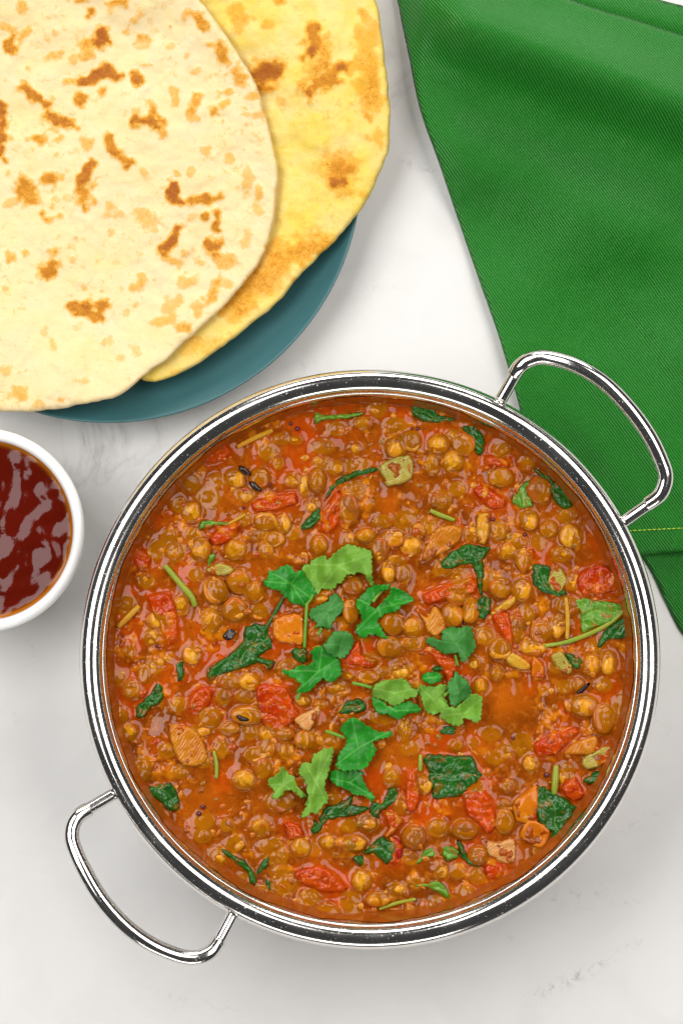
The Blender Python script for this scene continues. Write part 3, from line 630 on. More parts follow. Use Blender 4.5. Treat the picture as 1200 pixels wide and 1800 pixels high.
for li, l in enumerate(lent):   # sauce climbs each lentil, films over part of it, domes over the sunken ones
    x, y, rx, ry, kd = l; r = (rx + ry) / 2
    w_ = win(x - rx - 26, x + rx + 26, y - ry - 26, y + ry + 26)
    q = np.hypot((GX[w_] - x) / rx, (GY[w_] - y) / ry); d = (q - 1) * r
    hc = float(H[min(NG - 1, max(0, int((y - Y0) / ST))), min(NG - 1, max(0, int((x - X0) / ST)))])
    up = .17 if 'h' in kd else (-.42 if 's' in kd else -.10)
    rz = r * KS0 * rr.uniform(.58, .90); zc = hc * .6 + r * KS0 * (up + .04); ZC[li] = (zc, rz)
    topz = zc + rz * .76 * np.sqrt(np.clip(1 - (q / 1.1) ** 2, 0, 1))
    nz_ = vn(GX[w_], GY[w_], 1 / 11., li) * 1.1 + vn(GX[w_], GY[w_], 1 / 6., li + 3) * .15
    bias = -.42 if 'h' in kd else (.30 if 's' in kd else -.10)
    cover = np.where(q < 1.05, topz - H[w_] + (nz_ + bias) * MM * .62 * (1 - .45 * q), -1)
    RISE[w_] = np.maximum(RISE[w_], cover); BEAN[w_] = np.maximum(BEAN[w_], np.clip((1.25 - q) * 3, 0, 1) * .95)
    m_ = (.95 if 'h' in kd else .85) * MM * (.5 if 's' in kd else 1)
    RISE[w_] = np.maximum(RISE[w_], m_ * np.exp(-np.maximum(d, 0) / 6.0))
def rise_poly(P, m_, dec, pul=0, th=0, rnd=5):
    A = np.array(P); x0, y0 = A.min(0) - 22; x1, y1 = A.max(0) + 22; w_ = win(x0, x1, y0, y1)
    d = polydist(GX[w_], GY[w_], P)
    RISE[w_] = np.maximum(RISE[w_], m_ * MM * np.exp(-np.maximum(-d, 0) / dec))
    if th:
        pr = np.sqrt(np.clip(1 - (1 - np.clip(d / rnd, 0, 1)) ** 2, 0, 1)); nz_ = vn(GX[w_], GY[w_], 1 / 12., int(x0) % 50) * 1.5 + vn(GX[w_], GY[w_], 1 / 5., 4) * .5
        RISE[w_] = np.maximum(RISE[w_], np.where(d > 0, (.75 + th * pr + (nz_ + (.15 if pul else -.28)) * .9) * MM - H[w_] * .6, -1))
    if pul: PULP[w_] = np.maximum(PULP[w_], pul * np.exp(-np.maximum(-d, 0) / 10))
for k, P in polys: rise_poly(P, 1.0, 6, .9 if k == 'tomato_piece' else 0, 1.4 if k == 'tomato_piece' else 1.6, 7.0 if k == 'tomato_piece' else 4.0)
for P in lpolys: rise_poly(P, .55, 5)
edge = RC - np.hypot(GX - CX, GY - CY)
RISE += 1.3 * MM * np.exp(-np.maximum(edge, 0) / 9)
HT = SZ + H + RISE
ids = -np.ones((NG, NG), int); keep = edge > -1.5; ids[keep] = np.arange(keep.sum())
kz = HT[keep]; k_ = S * (CAMH - SZ) / CAMH
V = np.stack([(GX[keep] - 600) * k_, (900 - GY[keep]) * k_, kz], 1)
a_, b_, c_, d_ = ids[:-1, :-1], ids[1:, :-1], ids[1:, 1:], ids[:-1, 1:]
ok = (a_ >= 0) & (b_ >= 0) & (c_ >= 0) & (d_ >= 0)
F_ = np.stack([a_[ok], b_[ok], c_[ok], d_[ok]], 1)
me = bpy.data.meshes.new('curry_sauce'); me.vertices.add(len(V)); me.vertices.foreach_set('co', V.ravel().astype(np.float32))
me.loops.add(F_.size); me.loops.foreach_set('vertex_index', F_.ravel().astype(np.int32))
me.polygons.add(len(F_)); me.polygons.foreach_set('loop_start', np.arange(0, F_.size, 4, dtype=np.int32)); me.polygons.foreach_set('loop_total', np.full(len(F_), 4, dtype=np.int32))
me.polygons.foreach_set('use_smooth', [True] * len(F_)); me.update(calc_edges=True); me.validate()
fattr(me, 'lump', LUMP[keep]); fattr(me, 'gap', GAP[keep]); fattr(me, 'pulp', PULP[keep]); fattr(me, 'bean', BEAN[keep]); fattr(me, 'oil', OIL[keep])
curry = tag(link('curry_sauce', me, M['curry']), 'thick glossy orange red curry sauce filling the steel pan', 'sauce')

fv, ff, ns = [], [], 420
for i in range(ns):
    a = 2 * math.pi * i / ns
    hi = .0088 + .0030 * mn.noise(Vector((math.cos(a) * 6, math.sin(a) * 6, 1))) + .0008 * mn.noise(Vector((math.cos(a) * 30, math.sin(a) * 30, 3)))
    for j in range(7):
        t = j / 6; z = SZ - .002 + (hi + .002) * t
        rw = (RI - .0034) + (z - .0440) / (RIMZ - .0050 - .0440) * .0022
        fv.append((rw * math.cos(a) - math.cos(a) * (.0006 * (1 - t) ** 2 + .00012), rw * math.sin(a) - math.sin(a) * (.0006 * (1 - t) ** 2 + .00012), z))
for i in range(ns):
    k = (i + 1) % ns
    for j in range(6): ff.append((i * 7 + j, i * 7 + j + 1, k * 7 + j + 1, k * 7 + j))
me = mesh('sauce_film', fv, ff); link('sauce_film', me, M['film'], curry).location = (PC.x, PC.y, 0)
# crumbs of lentil skin and tomato pulp, uncountable
rr2 = random.Random(5); cv, cf, cc = [], [], []
for q in range(850):
    a = rr2.uniform(0, 6.283); r = (RC - 10) * math.sqrt(rr2.random()); x = CX + r * math.cos(a); y = CY + r * math.sin(a)
    if ((x - 885) / 66) ** 2 + ((y - 1240) / 46) ** 2 < 1: continue
    s1 = rr2.choice([rr2.uniform(1.8, 4), rr2.uniform(2.5, 7), rr2.uniform(5, 10)]) * KS0; s2 = s1 * rr2.uniform(.35, .9); sz = min(s2 * .7, .0009); ang = rr2.uniform(0, 6.28)
    c = at(x, y, SZ + hat(x, y) - sz * .1); b0 = len(cv); col_ = rr2.random()
    for (u, v_, w_) in [(1, 0, 0), (.6, .8, .1), (-.2, 1, 0), (-.9, .4, .1), (-1, -.3, 0), (-.3, -1, .1), (.6, -.8, 0), (.35, .35, .8), (-.4, .25, .9), (0, -.4, .8)]:
        u *= s1 * rr2.uniform(.8, 1.2); v_ *= s2 * rr2.uniform(.8, 1.2)
        cv.append((c.x + u * math.cos(ang) - v_ * math.sin(ang), c.y + u * math.sin(ang) + v_ * math.cos(ang), c.z + w_ * sz)); cc.append(col_)
    for t in [(0, 1, 7), (1, 2, 7), (2, 8, 7), (2, 3, 8), (3, 4, 8), (4, 9, 8), (4, 5, 9), (5, 6, 9), (6, 7, 9), (6, 0, 7), (7, 8, 9)]: cf.append(tuple(b0 + i for i in t))
me = mesh('pulp_crumbs', cv, cf); fattr(me, 'tone', cc)
tag(link('pulp_crumbs', me, M['crumb']), 'scattered crumbs of lentil skin and tomato pulp through the sauce', 'crumbs', kind='stuff')

# ------------------------------------------------------------------ lentils
LM = []
for k in range(9):
    bm = bmesh.new(); bmesh.ops.create_icosphere(bm, subdivisions=3, radius=1.0)
    for v in bm.verts:
        n = v.co.normalized(); c = v.co
        s_ = 1 + .20 * mn.noise(n * 1.3 + Vector((k * 7.1, 0, 0))) + .06 * mn.noise(n * 4 + Vector((0, k * 5.3, 0)))
        z = n.z * .78
        eq = math.exp(-(n.z / .16) ** 2) * .03          # the thin edge round a lentil
        v.co = Vector((n.x * (s_ + eq), n.y * (s_ + eq), z * s_))
        if k in (3, 6) and v.co.z > .34: v.co.z = .34 + (v.co.z - .34) * .18 - .10 * math.exp(-(v.co.x ** 2 + v.co.y ** 2) / .18)
        if k in (8, 5): v.co += n * .10 * mn.noise(n * 3.2 + Vector((k, 2, 9)))
        if k % 3 == 1: v.co.z -= .10 * math.exp(-((n.x * 1.2 + .15 * math.sin(3 * n.y)) / .12) ** 2) * max(0, n.z)   # split crease
        if k % 4 == 2: v.co.z -= .16 * max(0, n.x) * max(0, n.z)
    me = bpy.data.meshes.new('lentil'); bm.to_mesh(me); bm.free(); me.polygons.foreach_set('use_smooth', [True] * len(me.polygons)); me.materials.append(M['lentil'])
    LM.append(me)
LMo, LMd = [], []
for me in LM:
    c = me.copy(); c.materials[0] = M['lentil_o']; LMo.append(c); c = me.copy(); c.materials[0] = M['lentil_d']; LMd.append(c)
KS = S * (CAMH - SZ) / CAMH
import re
_cut = re.compile(r',| (?:on|in|beside|near|below|above|left|right|under|between|with|at|behind|against|along|just|tucked|touching|lying|leaning|around|over|floating|joining|next|among|hanging|reaching|pressed|topmost) ')
anch = []
for lab, P in [(c[4], p[1]) for c, p in zip(CH, polys)] + [(c[3], p) for c, p in zip(LF, lpolys)] + [(c[4], p) for c, p in zip(CO, cpolys)]:
    anch.append((_cut.split(lab)[0], sum(a for a, _ in P) / len(P), sum(b for _, b in P) / len(P)))
_all = [a[0] for a in anch]
anch = [a for a in anch if _all.count(a[0]) == 1 and len(a[0].split()) > 2]
used = {}
def where(x, y, col):
    best = sorted(anch, key=lambda a: (a[1] - x) ** 2 + (a[2] - y) ** 2)[:5]
    D8 = ['to the right of', 'up and right of', 'straight above', 'up and left of', 'to the left of', 'down and left of', 'straight below', 'down and right of']
    for n, ax, ay in best:
        dr = D8[int(((math.degrees(math.atan2(ay - y, x - ax)) % 360 + 22.5) % 360) // 45)]
        t_ = '%s %s the %s' % (col, dr, n)
        if t_ not in used: used[t_] = 1; return t_
    n, ax, ay = best[0]; dr = D8[int(((math.degrees(math.atan2(ay - y, x - ax)) % 360 + 22.5) % 360) // 45)]
    t_ = '%s %s the %s' % (col, dr, n); used[t_] += 1
    return 'second ' * (used[t_] == 2) + 'third ' * (used[t_] == 3) + 'fourth ' * (used[t_] == 4) + 'outer ' * (used[t_] > 4) + t_
for i, (x, y, rx, ry, kd) in enumerate(lent):
    if math.hypot(x - CX, y - CY) > RC - 12: continue
    L_ = LMo if 'o' in kd else (LMd if 'd' in kd else LM)
    o = bpy.data.objects.new('lentil', L_[i % 9]); COL.objects.link(o)
    r = (rx + ry) / 2 * KS
    z = SZ + ZC[i][0]
    p = at(x, y, z); o.location = p
    ra = rr.uniform(0, 6.28) if abs(rx - ry) < 6 * .3 else 0.0
    o.rotation_euler = (rr.uniform(-.38, .38), rr.uniform(-.38, .38), ra)
    o.scale = (rx * KS * 1.05 * rr.uniform(.92, 1.06), ry * KS * 1.05 * rr.uniform(.92, 1.06), ZC[i][1])
    col = 'golden yellow lentil' if 'o' in kd else ('dark brown lentil' if 'd' in kd else 'brown lentil')
    if 's' in kd: col = 'sunken ' + col
    tag(o, where(x, y, col), 'lentil', 'lentils in the curry')
# ------------------------------------------------------------------ chunks
def chunk(name, mat, P, z0, th, label, cat, seed, rnd=6.0, amp=.35):
    vv, tr, dd, bd = sheet(P, 3.0, 3, 1.6, .09, seed)
    x, y = vv[:, 0], vv[:, 1]; c = vv.mean(0)
    rng = random.Random(seed); tx, ty = rng.uniform(-.02, .02), rng.uniform(-.02, .02)
    prof = np.sqrt(np.clip(1 - (1 - np.clip(dd / rnd, 0, 1)) ** 2, 0, 1))
    nz = fbm(x, y, 1 / 9., seed) * amp * MM + fbm(x, y, 1 / 28., seed + 5) * 1.1 * MM
    top = z0 + th * prof + (nz + ((x - c[0]) * tx + (y - c[1]) * ty) * MM) * prof
    bot = z0 - th * .6 * prof
    me = solid(name, vv, tr, top, bot, bd)
    o = link(name, me, M[mat]); tag(o, label, cat)
    return o
CAT = {'tomato_piece': 'tomato', 'celery_piece': 'celery', 'onion_piece': 'onion', 'vegetable_piece': 'vegetable'}
for i, ((k, mt, t, s_, lab), (_, P)) in enumerate(zip(CH, polys)):
    th = (1.4 if k == 'tomato_piece' else 1.6) * MM
    cx, cy, _ = cen[i]
    chunk(k, mt, P, SZ + .75 * MM + H[min(NG - 1, int((cy - Y0) / ST)), min(NG - 1, int((cx - X0) / ST))] * .5, th, lab, CAT[k], 40 + i, 7.0 if k == 'tomato_piece' else 4.0, .7 if k == 'tomato_piece' else .25)
def leaf_vein(vv, centre, dirs, wd=2.0):
    x = vv[:, 0] - centre[0]; y = vv[:, 1] - centre[1]; out = np.zeros(len(vv))
    for dx, dy in dirs:
        l = math.hypot(dx, dy); dx, dy = dx / l, dy / l
        t = x * dx + y * dy; s_ = np.abs(-x * dy + y * dx)
        out = np.maximum(out, np.exp(-(s_ / (wd * (1.15 - .7 * np.clip(t / (l + 1), 0, 1)))) ** 2) * (t > -2) * (t < l * 1.05))
    return out
for i, ((mt, t, s_, lab), P) in enumerate(zip(LF, lpolys)):
    vv, tr, dd, bd = sheet(P, 2.2, 2, 3.0, .09, 300 + i)
    x, y = vv[:, 0], vv[:, 1]; c = vv.mean(0)
    u = vv - c; ev, ec = np.linalg.eigh(u.T @ u); ax = ec[:, 1]; half = np.abs(u @ ax).max()
    sx = u @ ax; sy = u @ ec[:, 0] + 9 * vn(x, y, 1 / 28., i + 2) + 3 * np.sin(sx / 9. + i)
    vein = np.maximum(np.exp(-(sy / 1.6) ** 2), .55 * np.exp(-((np.mod(sx + np.abs(sy) * .9 + 50, 13) - 6.5) / 1.3) ** 2))
    base = np.array([hat(a, b) for a, b in vv]); hf = fbm(x, y, 1 / 11., 60 + i)
    z = SZ + .45 * base + (.55 + 1.0 * fbm(x, y, 1 / 26., 70 + i) + 0.8 * hf + .5 * (1 - np.exp(-(sy / 5) ** 2))) * MM + .5 * MM
    z = np.maximum(z, SZ + base - .05 * MM * 0 + .10 * MM) if True else z
    t_ = np.clip((dd + 5 * vn(x, y, 1 / 9., i)) / 4.5, 0, 1); z = z * t_ + (SZ + base - .22 * MM) * (1 - t_)
    z -= .30 * MM * vein
    me = solid('spinach_leaf', vv, tr, z + .18 * MM, z - .18 * MM, bd, {'vein': vein})
    tag(link('spinach_leaf', me, M[mt]), lab, 'spinach leaf')
CSTEM = {0: ('E', '300,345 285,375 262,400'), 2: ('E', '345,520 330,560'), 4: ('E', '1050,662 1062,720'), 5: ('E', '230,860 215,900'), 11: ('E', '990,880 1030,850 1060,842'), 14: ('H', '560,190 580,240 600,270'), 15: ('H', '300,400 330,340 360,230'), 16: ('H', '240,285 275,320 300,345'), 1: ('E', '268,395 262,480 258,560 255,625'), 7: ('E', '505,812 560,822 612,838'), 13: ('P', '572,1285 590,1291 606,1297'), 3: ('E', '615,385 640,350 680,305')}
for i, ((mt, t, s_, lift, lab), P) in enumerate(zip(CO, cpolys)):
    vv, tr, dd, bd = sheet(P, 1.4, 3, 0, .15, 500 + i, 4.6, 10.0)
    # keep the blade's own lobed outline: notch the edge a little more between traced lobes
    x, y = vv[:, 0], vv[:, 1]; c = vv.mean(0)
    A = np.array(P); dr = A - c; L_ = np.hypot(dr[:, 0], dr[:, 1])
    tips = [dr[j] for j in range(len(P)) if L_[j] >= L_[j - 1] and L_[j] >= L_[(j + 1) % len(P)]]
    foot = c - .35 * sum(tips) / max(1, len(tips))
    vein = leaf_vein(vv, foot, [(d_[0] + c[0] - foot[0], d_[1] + c[1] - foot[1]) for d_ in tips], 1.3)
    ang = np.arctan2(y - c[1], x - c[0]); rad_ = np.hypot(x - c[0], y - c[1]); R = L_.max()
    base = np.array([hat(a, b) for a, b in vv]); bm_ = base.mean()
    z = SZ + bm_ + (lift + .9 * fbm(x, y, 1 / 24., 90 + i, 1) * 4.4 + .15 * fbm(x, y, 1 / 9., 95 + i) - .9 * (rad_ / R) ** 2 + .45 * np.sin(ang * 3 + i) * rad_ / R) * MM
    z -= .07 * MM * vein
    if i in (7, 12): z += 1.6 * MM * np.clip((y - c[1]) / R, -1, 1) ** 2
    root = empty('coriander_leaf', at(c[0], c[1], SZ)); tag(root, lab, 'coriander leaf')
    me = solid('blade', vv, tr, z + .07 * MM, z - .07 * MM, bd, {'vein': vein})
    b = link('blade', me, M[mt], root); b.location = -root.location
    if i in CSTEM:
        tt, ss = CSTEM[i]; Q = tp(tt, [tuple(map(float, q.split(','))) for q in ss.split()])
        pts = crom([at(a, b_, SZ + bm_ + (lift - .9 - .35 * j) * MM) for j, (a, b_) in enumerate(Q)], 5)
        s2 = link('stem', mesh('stem', *tube(pts, [.55 * MM] * len(pts), 8)), M['cori_l'], root); s2.location = -root.location
for i, (nm, mt, t, s_, r_, lab) in enumerate(STEMS):
    Q = tp(t, [tuple(map(float, q.split(','))) for q in s_.split()])
    pts = crom([at(a, b, SZ + hat(a, b) * .7 + r_ * KS * .55 + .25 * MM) for a, b in Q], 6)
    n = len(pts); me = mesh(nm, *tube(pts, [r_ * KS * (.8 + .25 * math.sin(math.pi * j / (n - 1))) for j in range(n)], 10))
    if mt == 'spinach': fattr(me, 'vein', [.4] * len(me.vertices))
    tag(link(nm, me, M[mt]), lab, 'stalk')
# bubbles and charred specks in the sauce
bm = bmesh.new(); bmesh.ops.create_icosphere(bm, subdivisions=2, radius=1.0); bub = bpy.data.meshes.new('bubble'); bm.to_mesh(bub); bm.free()
bub.polygons.foreach_set('use_smooth', [True] * len(bub.polygons)); bub.materials.append(M['bubble'])
for t, x, y, r in [('B', 210, 360, 3.6), ('B', 248, 390, 4.6), ('B', 940, 390, 3), ('B', 975, 390, 3.4), ('D', 430, 636, 3), ('G', 770, 355, 4.4), ('G', 750, 390, 4.8), ('I', 515, 235, 5.2), ('I', 345, 50, 3.6), ('D', 135, 525, 4.5), ('D', 135, 580, 4.5), ('C', 198, 940, 4), ('C', 365, 1020, 4), ('A', 955, 865, 3), ('B', 85, 730, 2.6), ('A', 1112, 727, 2.6), ('A', 965, 395, 3.6)]:
    (a, b), = tp(t, [(x, y)]); o = link('bubble', bub, None, curry); o.location = at(a, b, SZ + hat(a, b) + r * KS * .3); o.scale = (r * KS,) * 3
for t, s_, lab in [('A', '925,615 960,618 1000,660 985,672 940,650', 'black charred fleck touching a golden lentil, upper left'), ('A', '985,712 1015,708 1060,750 1050,770 1000,745', 'black charred fleck on the edge of a dark lentil, upper left'),
                   ('D', '905,1062 925,1050 985,1075 975,1090 930,1085', 'black spot on the split lentil left of the big tomato cube'), ('D', '825,575 870,535 905,550 890,590 860,605', 'dark curled skin beside the long wilted leaf'), ('F', '670,845 735,790 745,800 700,850', 'dark curled skin above the golden lentil near the right rim')]:
    P = tp(t, [tuple(map(float, q.split(','))) for q in s_.split()]); chunk('charred_skin', 'char', P, SZ + 2.6 * MM, .5 * MM, lab, 'charred bit', 900 + len(lab), 3, .1)

# ------------------------------------------------------------------ plate
PLZ = .017; pc = at(190, 298, PLZ); KP = S * (CAMH - PLZ) / CAMH; RP = 446 * KP
pp = [(0, .0030), (.045, .0030), (.055, .0034), (.064, .0060), (RP - .010, .0098), (RP - .003, .0150), (RP - .0012, .0166), (RP - .0004, .0170), (RP, .0166), (RP - .0002, .0158),
      (RP - .0022, .0136), (RP - .010, .0078), (.062, .0032), (.056, .0008), (.050, .0004), (.048, .0014), (0, .0014)]
PP = []
for a, b in zip(pp[:-1], pp[1:]):
    PP += [a, ((a[0] + b[0]) / 2, (a[1] + b[1]) / 2)]
PP.append(pp[-1])
me = mesh('plate', *lathe(pp, 200)); o = link('plate', me, M['plate']); o.location = (pc.x, pc.y, 0)
s_ = o.modifiers.new('s', 'SUBSURF'); s_.levels = s_.render_levels = 1
tag(o, 'matt teal plate under two flatbreads', 'plate')

# ------------------------------------------------------------------ flatbreads
def sag(x, y):  # resting line over the plate, in metres
    r = np.hypot(x - 190, y - 298) / 446; t = np.clip((r - .45) / .52, 0, 1); t = t * t * (3 - 2 * t)
    return .0102 + .0072 * t - .006 * np.clip(r - 1.02, 0, 1)
SP1 = '''60,150,50,200,28,.8 20,110,60,140,18,.5 110,130,90,150,18,.5 90,20,95,40,18,.5 380,40,385,50,20,.8 330,5,370,5,12,.8 470,10,520,10,18,.7 420,130,430,165,28,1 370,190,365,240,22,.6 228,238,252,238,16,.6
545,105,546,105,25,.5 590,170,600,175,22,.6 590,50,600,60,20,.4 350,335,450,295,25,.95 450,295,495,330,22,.9 100,370,190,430,24,.85 210,490,300,525,24,.9 290,340,340,345,15,.5 340,410,340,430,20,.8 440,375,430,390,18,.7 580,325,580,335,22,.9 600,275,640,275,10,.4
170,590,175,600,20,.7 360,600,380,605,20,.5 455,580,470,630,20,.8 480,640,540,680,22,.85 560,510,670,510,20,.9 640,440,670,500,18,.7 680,520,695,570,15,.6 375,700,350,760,24,.9 350,790,350,850,32,.75 100,790,130,810,38,.75 200,755,220,760,28,.75 180,900,190,925,15,.7 200,925,250,910,15,.6
735,800,735,840,30,1 800,850,930,830,18,.8 915,900,915,960,16,.8 870,910,870,920,13,.8 895,1040,905,1040,28,.85 770,950,740,990,20,.95 730,1000,700,1045,25,1 710,1090,740,1100,22,.5 920,1100,960,1100,24,.5 460,880,460,890,25,.45 600,900,640,930,28,.4 820,1090,850,1110,18,.5 210,1110,200,1150,25,.7 105,1070,105,1075,15,.6 45,1080,45,1090,18,.5
830,400,800,470,18,.6 800,500,840,505,15,.5 900,470,900,475,18,.7 930,390,970,390,12,.5 960,430,940,440,14,.5 720,110,720,112,8,1 800,60,830,60,20,.6 840,70,870,110,20,.7 880,190,920,190,15,.6 920,190,950,260,20,.7 990,310,1020,345,22,.6 1040,410,1070,400,14,.5 1040,480,1100,490,14,.4 730,380,745,430,15,.5 860,630,880,630,16,.4 960,670,980,670,16,.4 1050,720,1040,770,18,.4 1090,790,1090,830,14,.5 1080,880,1100,900,18,.4 1050,990,1040,1010,25,.35 810,720,800,740,15,.4 750,730,750,735,10,.5 0,450,10,640,26,.95'''
SP1b = '170,105,155,155,22,.8 240,265,320,250,24,.85 300,280,320,285,15,.8 430,195,460,165,14,.5 35,95,35,100,16,.6 85,80,85,85,12,.6 590,185,610,180,18,.4 700,180,680,230,18,.6 540,270,580,230,14,.4 640,260,640,268,16,.5 500,310,550,300,14,.5 590,325,600,325,13,.6 345,370,355,370,12,.3 30,540,80,540,15,.5 120,570,140,570,14,.4 200,560,202,560,8,.5 15,465,25,465,14,.4 735,180,745,180,12,.4 440,395,440,405,16,.3 250,500,280,500,10,.3'
SP2 = '680,180,690,330,48,.80 760,280,700,470,62,.60 850,400,660,540,48,.75 680,290,685,340,20,1 660,550,660,560,22,.95 840,410,860,410,22,.95 410,450,400,470,78,1.0 245,70,230,120,55,.5 410,130,430,130,28,.45 990,80,1010,180,35,.5 1010,180,1010,600,58,.5 1020,400,1060,600,48,.6 900,400,960,400,40,.5 1015,710,1015,720,22,.6 1070,810,1070,830,40,.45 840,1030,840,1060,95,.72 800,1100,880,1100,30,.95 770,985,770,995,15,.9 475,0,490,0,25,.6'
SP2b = '880,120,1040,50,34,.62 760,240,900,130,50,.60 900,70,880,90,40,.5 620,385,700,370,25,.25'
def spots(x, y, lists):
    out = np.zeros(len(x)); wob = fbm(x, y, 1 / 14., 77) * 1.5
    for s_, ox, oy, k in lists:
        for w_ in s_.split():
            x1, y1, x2, y2, r, i_ = map(float, w_.split(',')); x1, x2 = ox + x1 * k, ox + x2 * k; y1, y2 = oy + y1 * k, oy + y2 * k; r *= k
            dx, dy = x2 - x1, y2 - y1; t = np.clip(((x - x1) * dx + (y - y1) * dy) / (dx * dx + dy * dy + 1e-9), 0, 1)
            d = np.hypot(x - x1 - t * dx, y - y1 - t * dy) + wob * min(r, 14); q = np.clip((r * 1.75 - d) / (r * 1.35), 0, 1); out = np.maximum(out, i_ * q * q * (3 - 2 * q))
    return out
def bread(name, P, mat, zoff, th, lists, label, seed, step):
    vv, tr, dd, bd = sheet(P, step, 6, 3.0, .03, seed)
    x, y = vv[:, 0], vv[:, 1]
    prof = np.sqrt(np.clip(1 - (1 - np.clip(dd / 11, 0, 1)) ** 2, 0, 1)); prof2 = np.clip(dd / 45, 0, 1)
    z0 = sag(x, y) + zoff
    ch = spots(x, y, lists)
    rg = random.Random(seed)
    fr = []
    while len(fr) < (230 if mat == 'bread1' else 120):
        a_, b_ = rg.uniform(0, 690), rg.uniform(0, 730)
        if mn.noise(Vector((a_ / 70, b_ / 70, seed))) + .25 * mn.noise(Vector((a_ / 25, b_ / 25, 3))) < .02: continue
        r_ = rg.choice([2, 2.5, 3, 4, 5.5]); an = rg.uniform(0, 3.14); l_ = rg.uniform(0, 2) * r_
        fr.append('%.1f,%.1f,%.1f,%.1f,%.1f,%.2f' % (a_, b_, a_ + l_ * math.cos(an), b_ + l_ * math.sin(an), r_, rg.uniform(.14, .40)))
    ch = np.maximum(ch, spots(x, y, [(' '.join(fr), 0, 0, 1.0)]))
    puff = fbm(x, y, 1 / 75., seed) * 1.6 * MM * prof2 + fbm(x, y, 1 / 20., seed + 2) * .5 * MM + .5 * MM * np.clip(ch, 0, 1) * prof2
    top = z0 + th * (.5 + .5 * prof) + puff; bot = z0 + th * (.5 - .5 * prof)
    top = np.maximum(top, bot + .3 * MM)
    me = solid(name, vv, tr, top, bot, bd, {'char': ch})
    tag(link(name, me, M[mat]), label, 'flatbread', 'flatbreads on the plate')
B2 = [(400, -150), (560, -120), (635, -60), (660, 0), (672, 70), (682, 150), (685, 220), (680, 270), (660, 320), (640, 360), (600, 410), (560, 452), (520, 492), (490, 530), (440, 572), (390, 610), (340, 645), (300, 662), (262, 671), (225, 655), (150, 600), (110, 400), (150, 100), (250, -70)]
B1 = [(340, -12), (395, 60), (440, 130), (463, 190), (480, 250), (488, 300), (487, 340), (478, 400), (450, 470), (400, 530), (350, 580), (300, 625), (250, 665), (220, 690), (180, 705), (100, 718), (50, 723), (0, 722), (-120, 690), (-220, 560), (-270, 350), (-240, 100), (-140, -100), (60, -190), (230, -130)]
bread('flatbread', B2, 'bread2', .0002, .0034, [(SP2, 350, 0, .29167), (SP2b, 0, 400, .54167)], 'yellow flatbread with broad brown patches, lying underneath on the plate', 11, 4.0)
bread('flatbread', B1, 'bread1', .0056, .0036, [(SP1, 0, 0, .41667), (SP1b, 0, 400, .54167)], 'pale cream flatbread with many small brown marks, lying on top', 12, 3.4)

# ------------------------------------------------------------------ ramekin and chutney
RZ = .036; rc = at(-32, 932, RZ); KR2 = S * (CAMH - RZ) / CAMH; R0 = 180 * KR2; R1 = 160 * KR2
rprof = [(0, .0015), (R0 - .009, .0015), (R0 - .0065, .0005), (R0 - .005, .0020), (R0 - .0022, .010), (R0 - .0016, .026), (R0 - .0016, .0300), (R0 - .0001, .0312), (R0, .0340), (R0 - .0006, .0354), (R0 - .0018, .0360), (R1 + .0010, .0358), (R1 + .0002, .0350), (R1 - .0002, .0330), (R1 - .0010, .012), (R1 - .005, .0055), (0, .005)]
fl = lambda a, j, z: (-.0006 * (1 - abs(math.cos(a * 22))) if 4 <= j <= 5 else 0)
o = link('ramekin', mesh('ramekin', *lathe(rprof, 264, fl)), M['china']); o.location = (rc.x, rc.y, 0)
tag(o, 'small white porcelain ramekin of dark red sauce, cut off at the left edge', 'ramekin')
CZ = .0312; n1, n2 = 150, 300; v = [(0, 0, CZ)]; f = []; ed = [0]
R1s = R1 - .0003
def chz(x, y):
    X, Y = x / MM, y / MM
    return (.42 * mn.noise(Vector((X * .15 + 3, Y * .15, 1))) * 2.5 + .10 * mn.noise(Vector((X * .32, Y * .32 + 5, 2))) * 1.6 + .02 * mn.noise(Vector((X * 1.6, Y * 1.6, 4)))) * MM
for i in range(1, n1 + 1):
    r = R1s * i / n1
    for j in range(n2):
        a = 2 * math.pi * j / n2; x, y = r * math.cos(a), r * math.sin(a); e = R1s - r
        v.append((x, y, CZ + chz(x, y) + .0008 * math.exp(-e / .0009))); ed.append(math.exp(-(e / .0011) ** 2))
f = [(0, 1 + j, 1 + (j + 1) % n2) for j in range(n2)]
for i in range(n1 - 1):
    for j in range(n2):
        k = (j + 1) % n2; f.append((1 + i * n2 + j, 1 + (i + 1) * n2 + j, 1 + (i + 1) * n2 + k, 1 + i * n2 + k))
v[0] = (0, 0, CZ + chz(0, 0)); me = mesh('chutney', v, f); fattr(me, 'edge', ed)
o = link('chutney', me, M['chutney']); o.location = (rc.x, rc.y, 0)
tag(o, 'shiny dark red brown chutney filling the white ramekin', 'chutney')

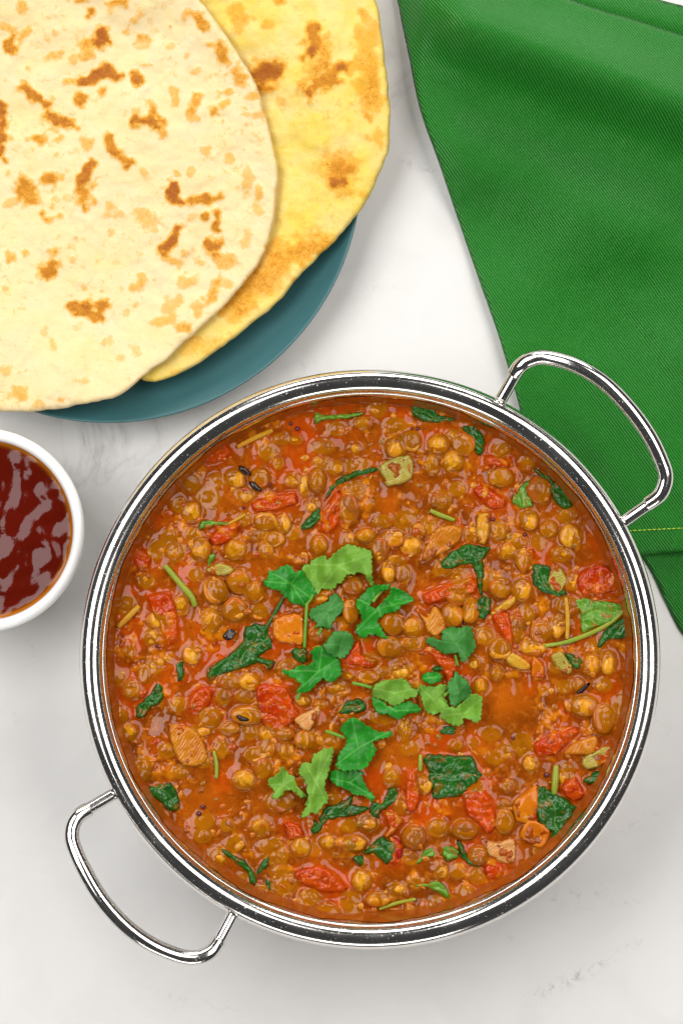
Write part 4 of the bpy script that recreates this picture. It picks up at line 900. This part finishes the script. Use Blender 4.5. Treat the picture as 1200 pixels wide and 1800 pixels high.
# ------------------------------------------------------------------ napkin
nap = empty('napkin', at(1000, 450, 0)); tag(nap, 'folded green twill cloth napkin beside and under the pan', 'napkin')
def sm(t): t = np.clip(t, 0, 1); return t * t * (3 - 2 * t)
def cloth(name, P, zf, step, th, rnd=9, smooth=5, rough=1.0):
    vv, tr, dd, bd = sheet(P, step, smooth, rough, .02, len(P))
    x, y = vv[:, 0], vv[:, 1]; z = zf(x, y, dd)
    prof = np.sqrt(np.clip(1 - (1 - np.clip(dd / rnd, 0, 1)) ** 2, 0, 1))
    top = z + th * (prof - .5); bot = z - th * .5 * prof - .0001
    me = solid(name, vv, tr, top, bot, bd); o = link(name, me, M['napkin'], nap); o.location = -nap.location
    return o
def ztop(x, y, d):
    v_ = y - .42 * x; u = x + .42 * y
    amp = sm((1000 - y) / 800.)
    z = .0042 + .010 * sm((420 - y) / 420.) * sm((x - 690) / 60.) * (1 - .35 * sm((x - 760) / 300.))
    fx = sm((x - 700) / 120.)
    z += amp * fx * (.0190 * np.exp(-((v_ + 312 + .05 * (x - 900)) / 72.) ** 2) + .0065 * np.exp(-((v_ + 65) / 75.) ** 2))
    z += .0016 * np.sin((u - 1100) / 60. + 1.2 * np.sin(v_ / 110.)) * sm((y - 150) / 300.) * (1 - .6 * sm((y - 600) / 250.))
    z += .0006 * fbm(x, y, 1 / 60., 4) + .0030 * vn(u, v_ , 1 / 1.0, 2) * 0 + .0014 * vn(u / 330., (y - 1.25 * x) / 55., 1.0, 6) * sm((y - 180) / 200.)
    return z
NP = [(690, -60), (700, 10), (714, 80), (737, 190), (772, 290), (804, 385), (844, 500), (880, 605), (905, 690), (935, 790), (1000, 900), (1060, 975), (1130, 976), (1200, 970), (1330, 958), (1400, 700), (1390, 300), (1330, 100), (1200, 62), (1100, 30), (1010, 2), (930, -40), (800, -90)]
cloth('upper_layer', NP, ztop, 5, .0016)
NL = [(860, -120), (960, -60), (1060, -26), (1160, 0), (1260, 26), (1400, 70), (1420, 500), (1380, 900), (1000, 700), (900, 300), (850, 0)]
cloth('middle_layer', NL, lambda x, y, d: .0018 + 0 * x + .0006 * fbm(x, y, 1 / 70., 8) + .0028 * sm((130 - y) / 120.) * sm((x - 900) / 80.) * sm((y + .0 - .27 * x + 330) / 60.), 8, .0014)
NB = [(1040, 860), (1200, 840), (1380, 860), (1400, 1300), (1290, 1240), (1235, 1165), (1190, 1102), (1165, 1052), (1140, 1000), (1100, 940)]
cloth('lower_layer', NB, lambda x, y, d: .0012 + 0 * x + .0004 * fbm(x, y, 1 / 40., 9), 8, .0012)
x = 1085
while x < 1260:
    y = 934 - (x - 1085) * .05
    z = float(ztop(np.array([x + 3.5]), np.array([y]), 0)[0]) + .0009
    a, b = at(x, y, z), at(x + 7.2, y - .3, z); m_ = (a + b) / 2 + Vector((0, 0, .0001))
    o = link('stitch', mesh('stitch', *tube([a, m_, b], [.00012, .00024, .00012], 6)), M['thread'], nap); o.location = -nap.location
    x += 8.6
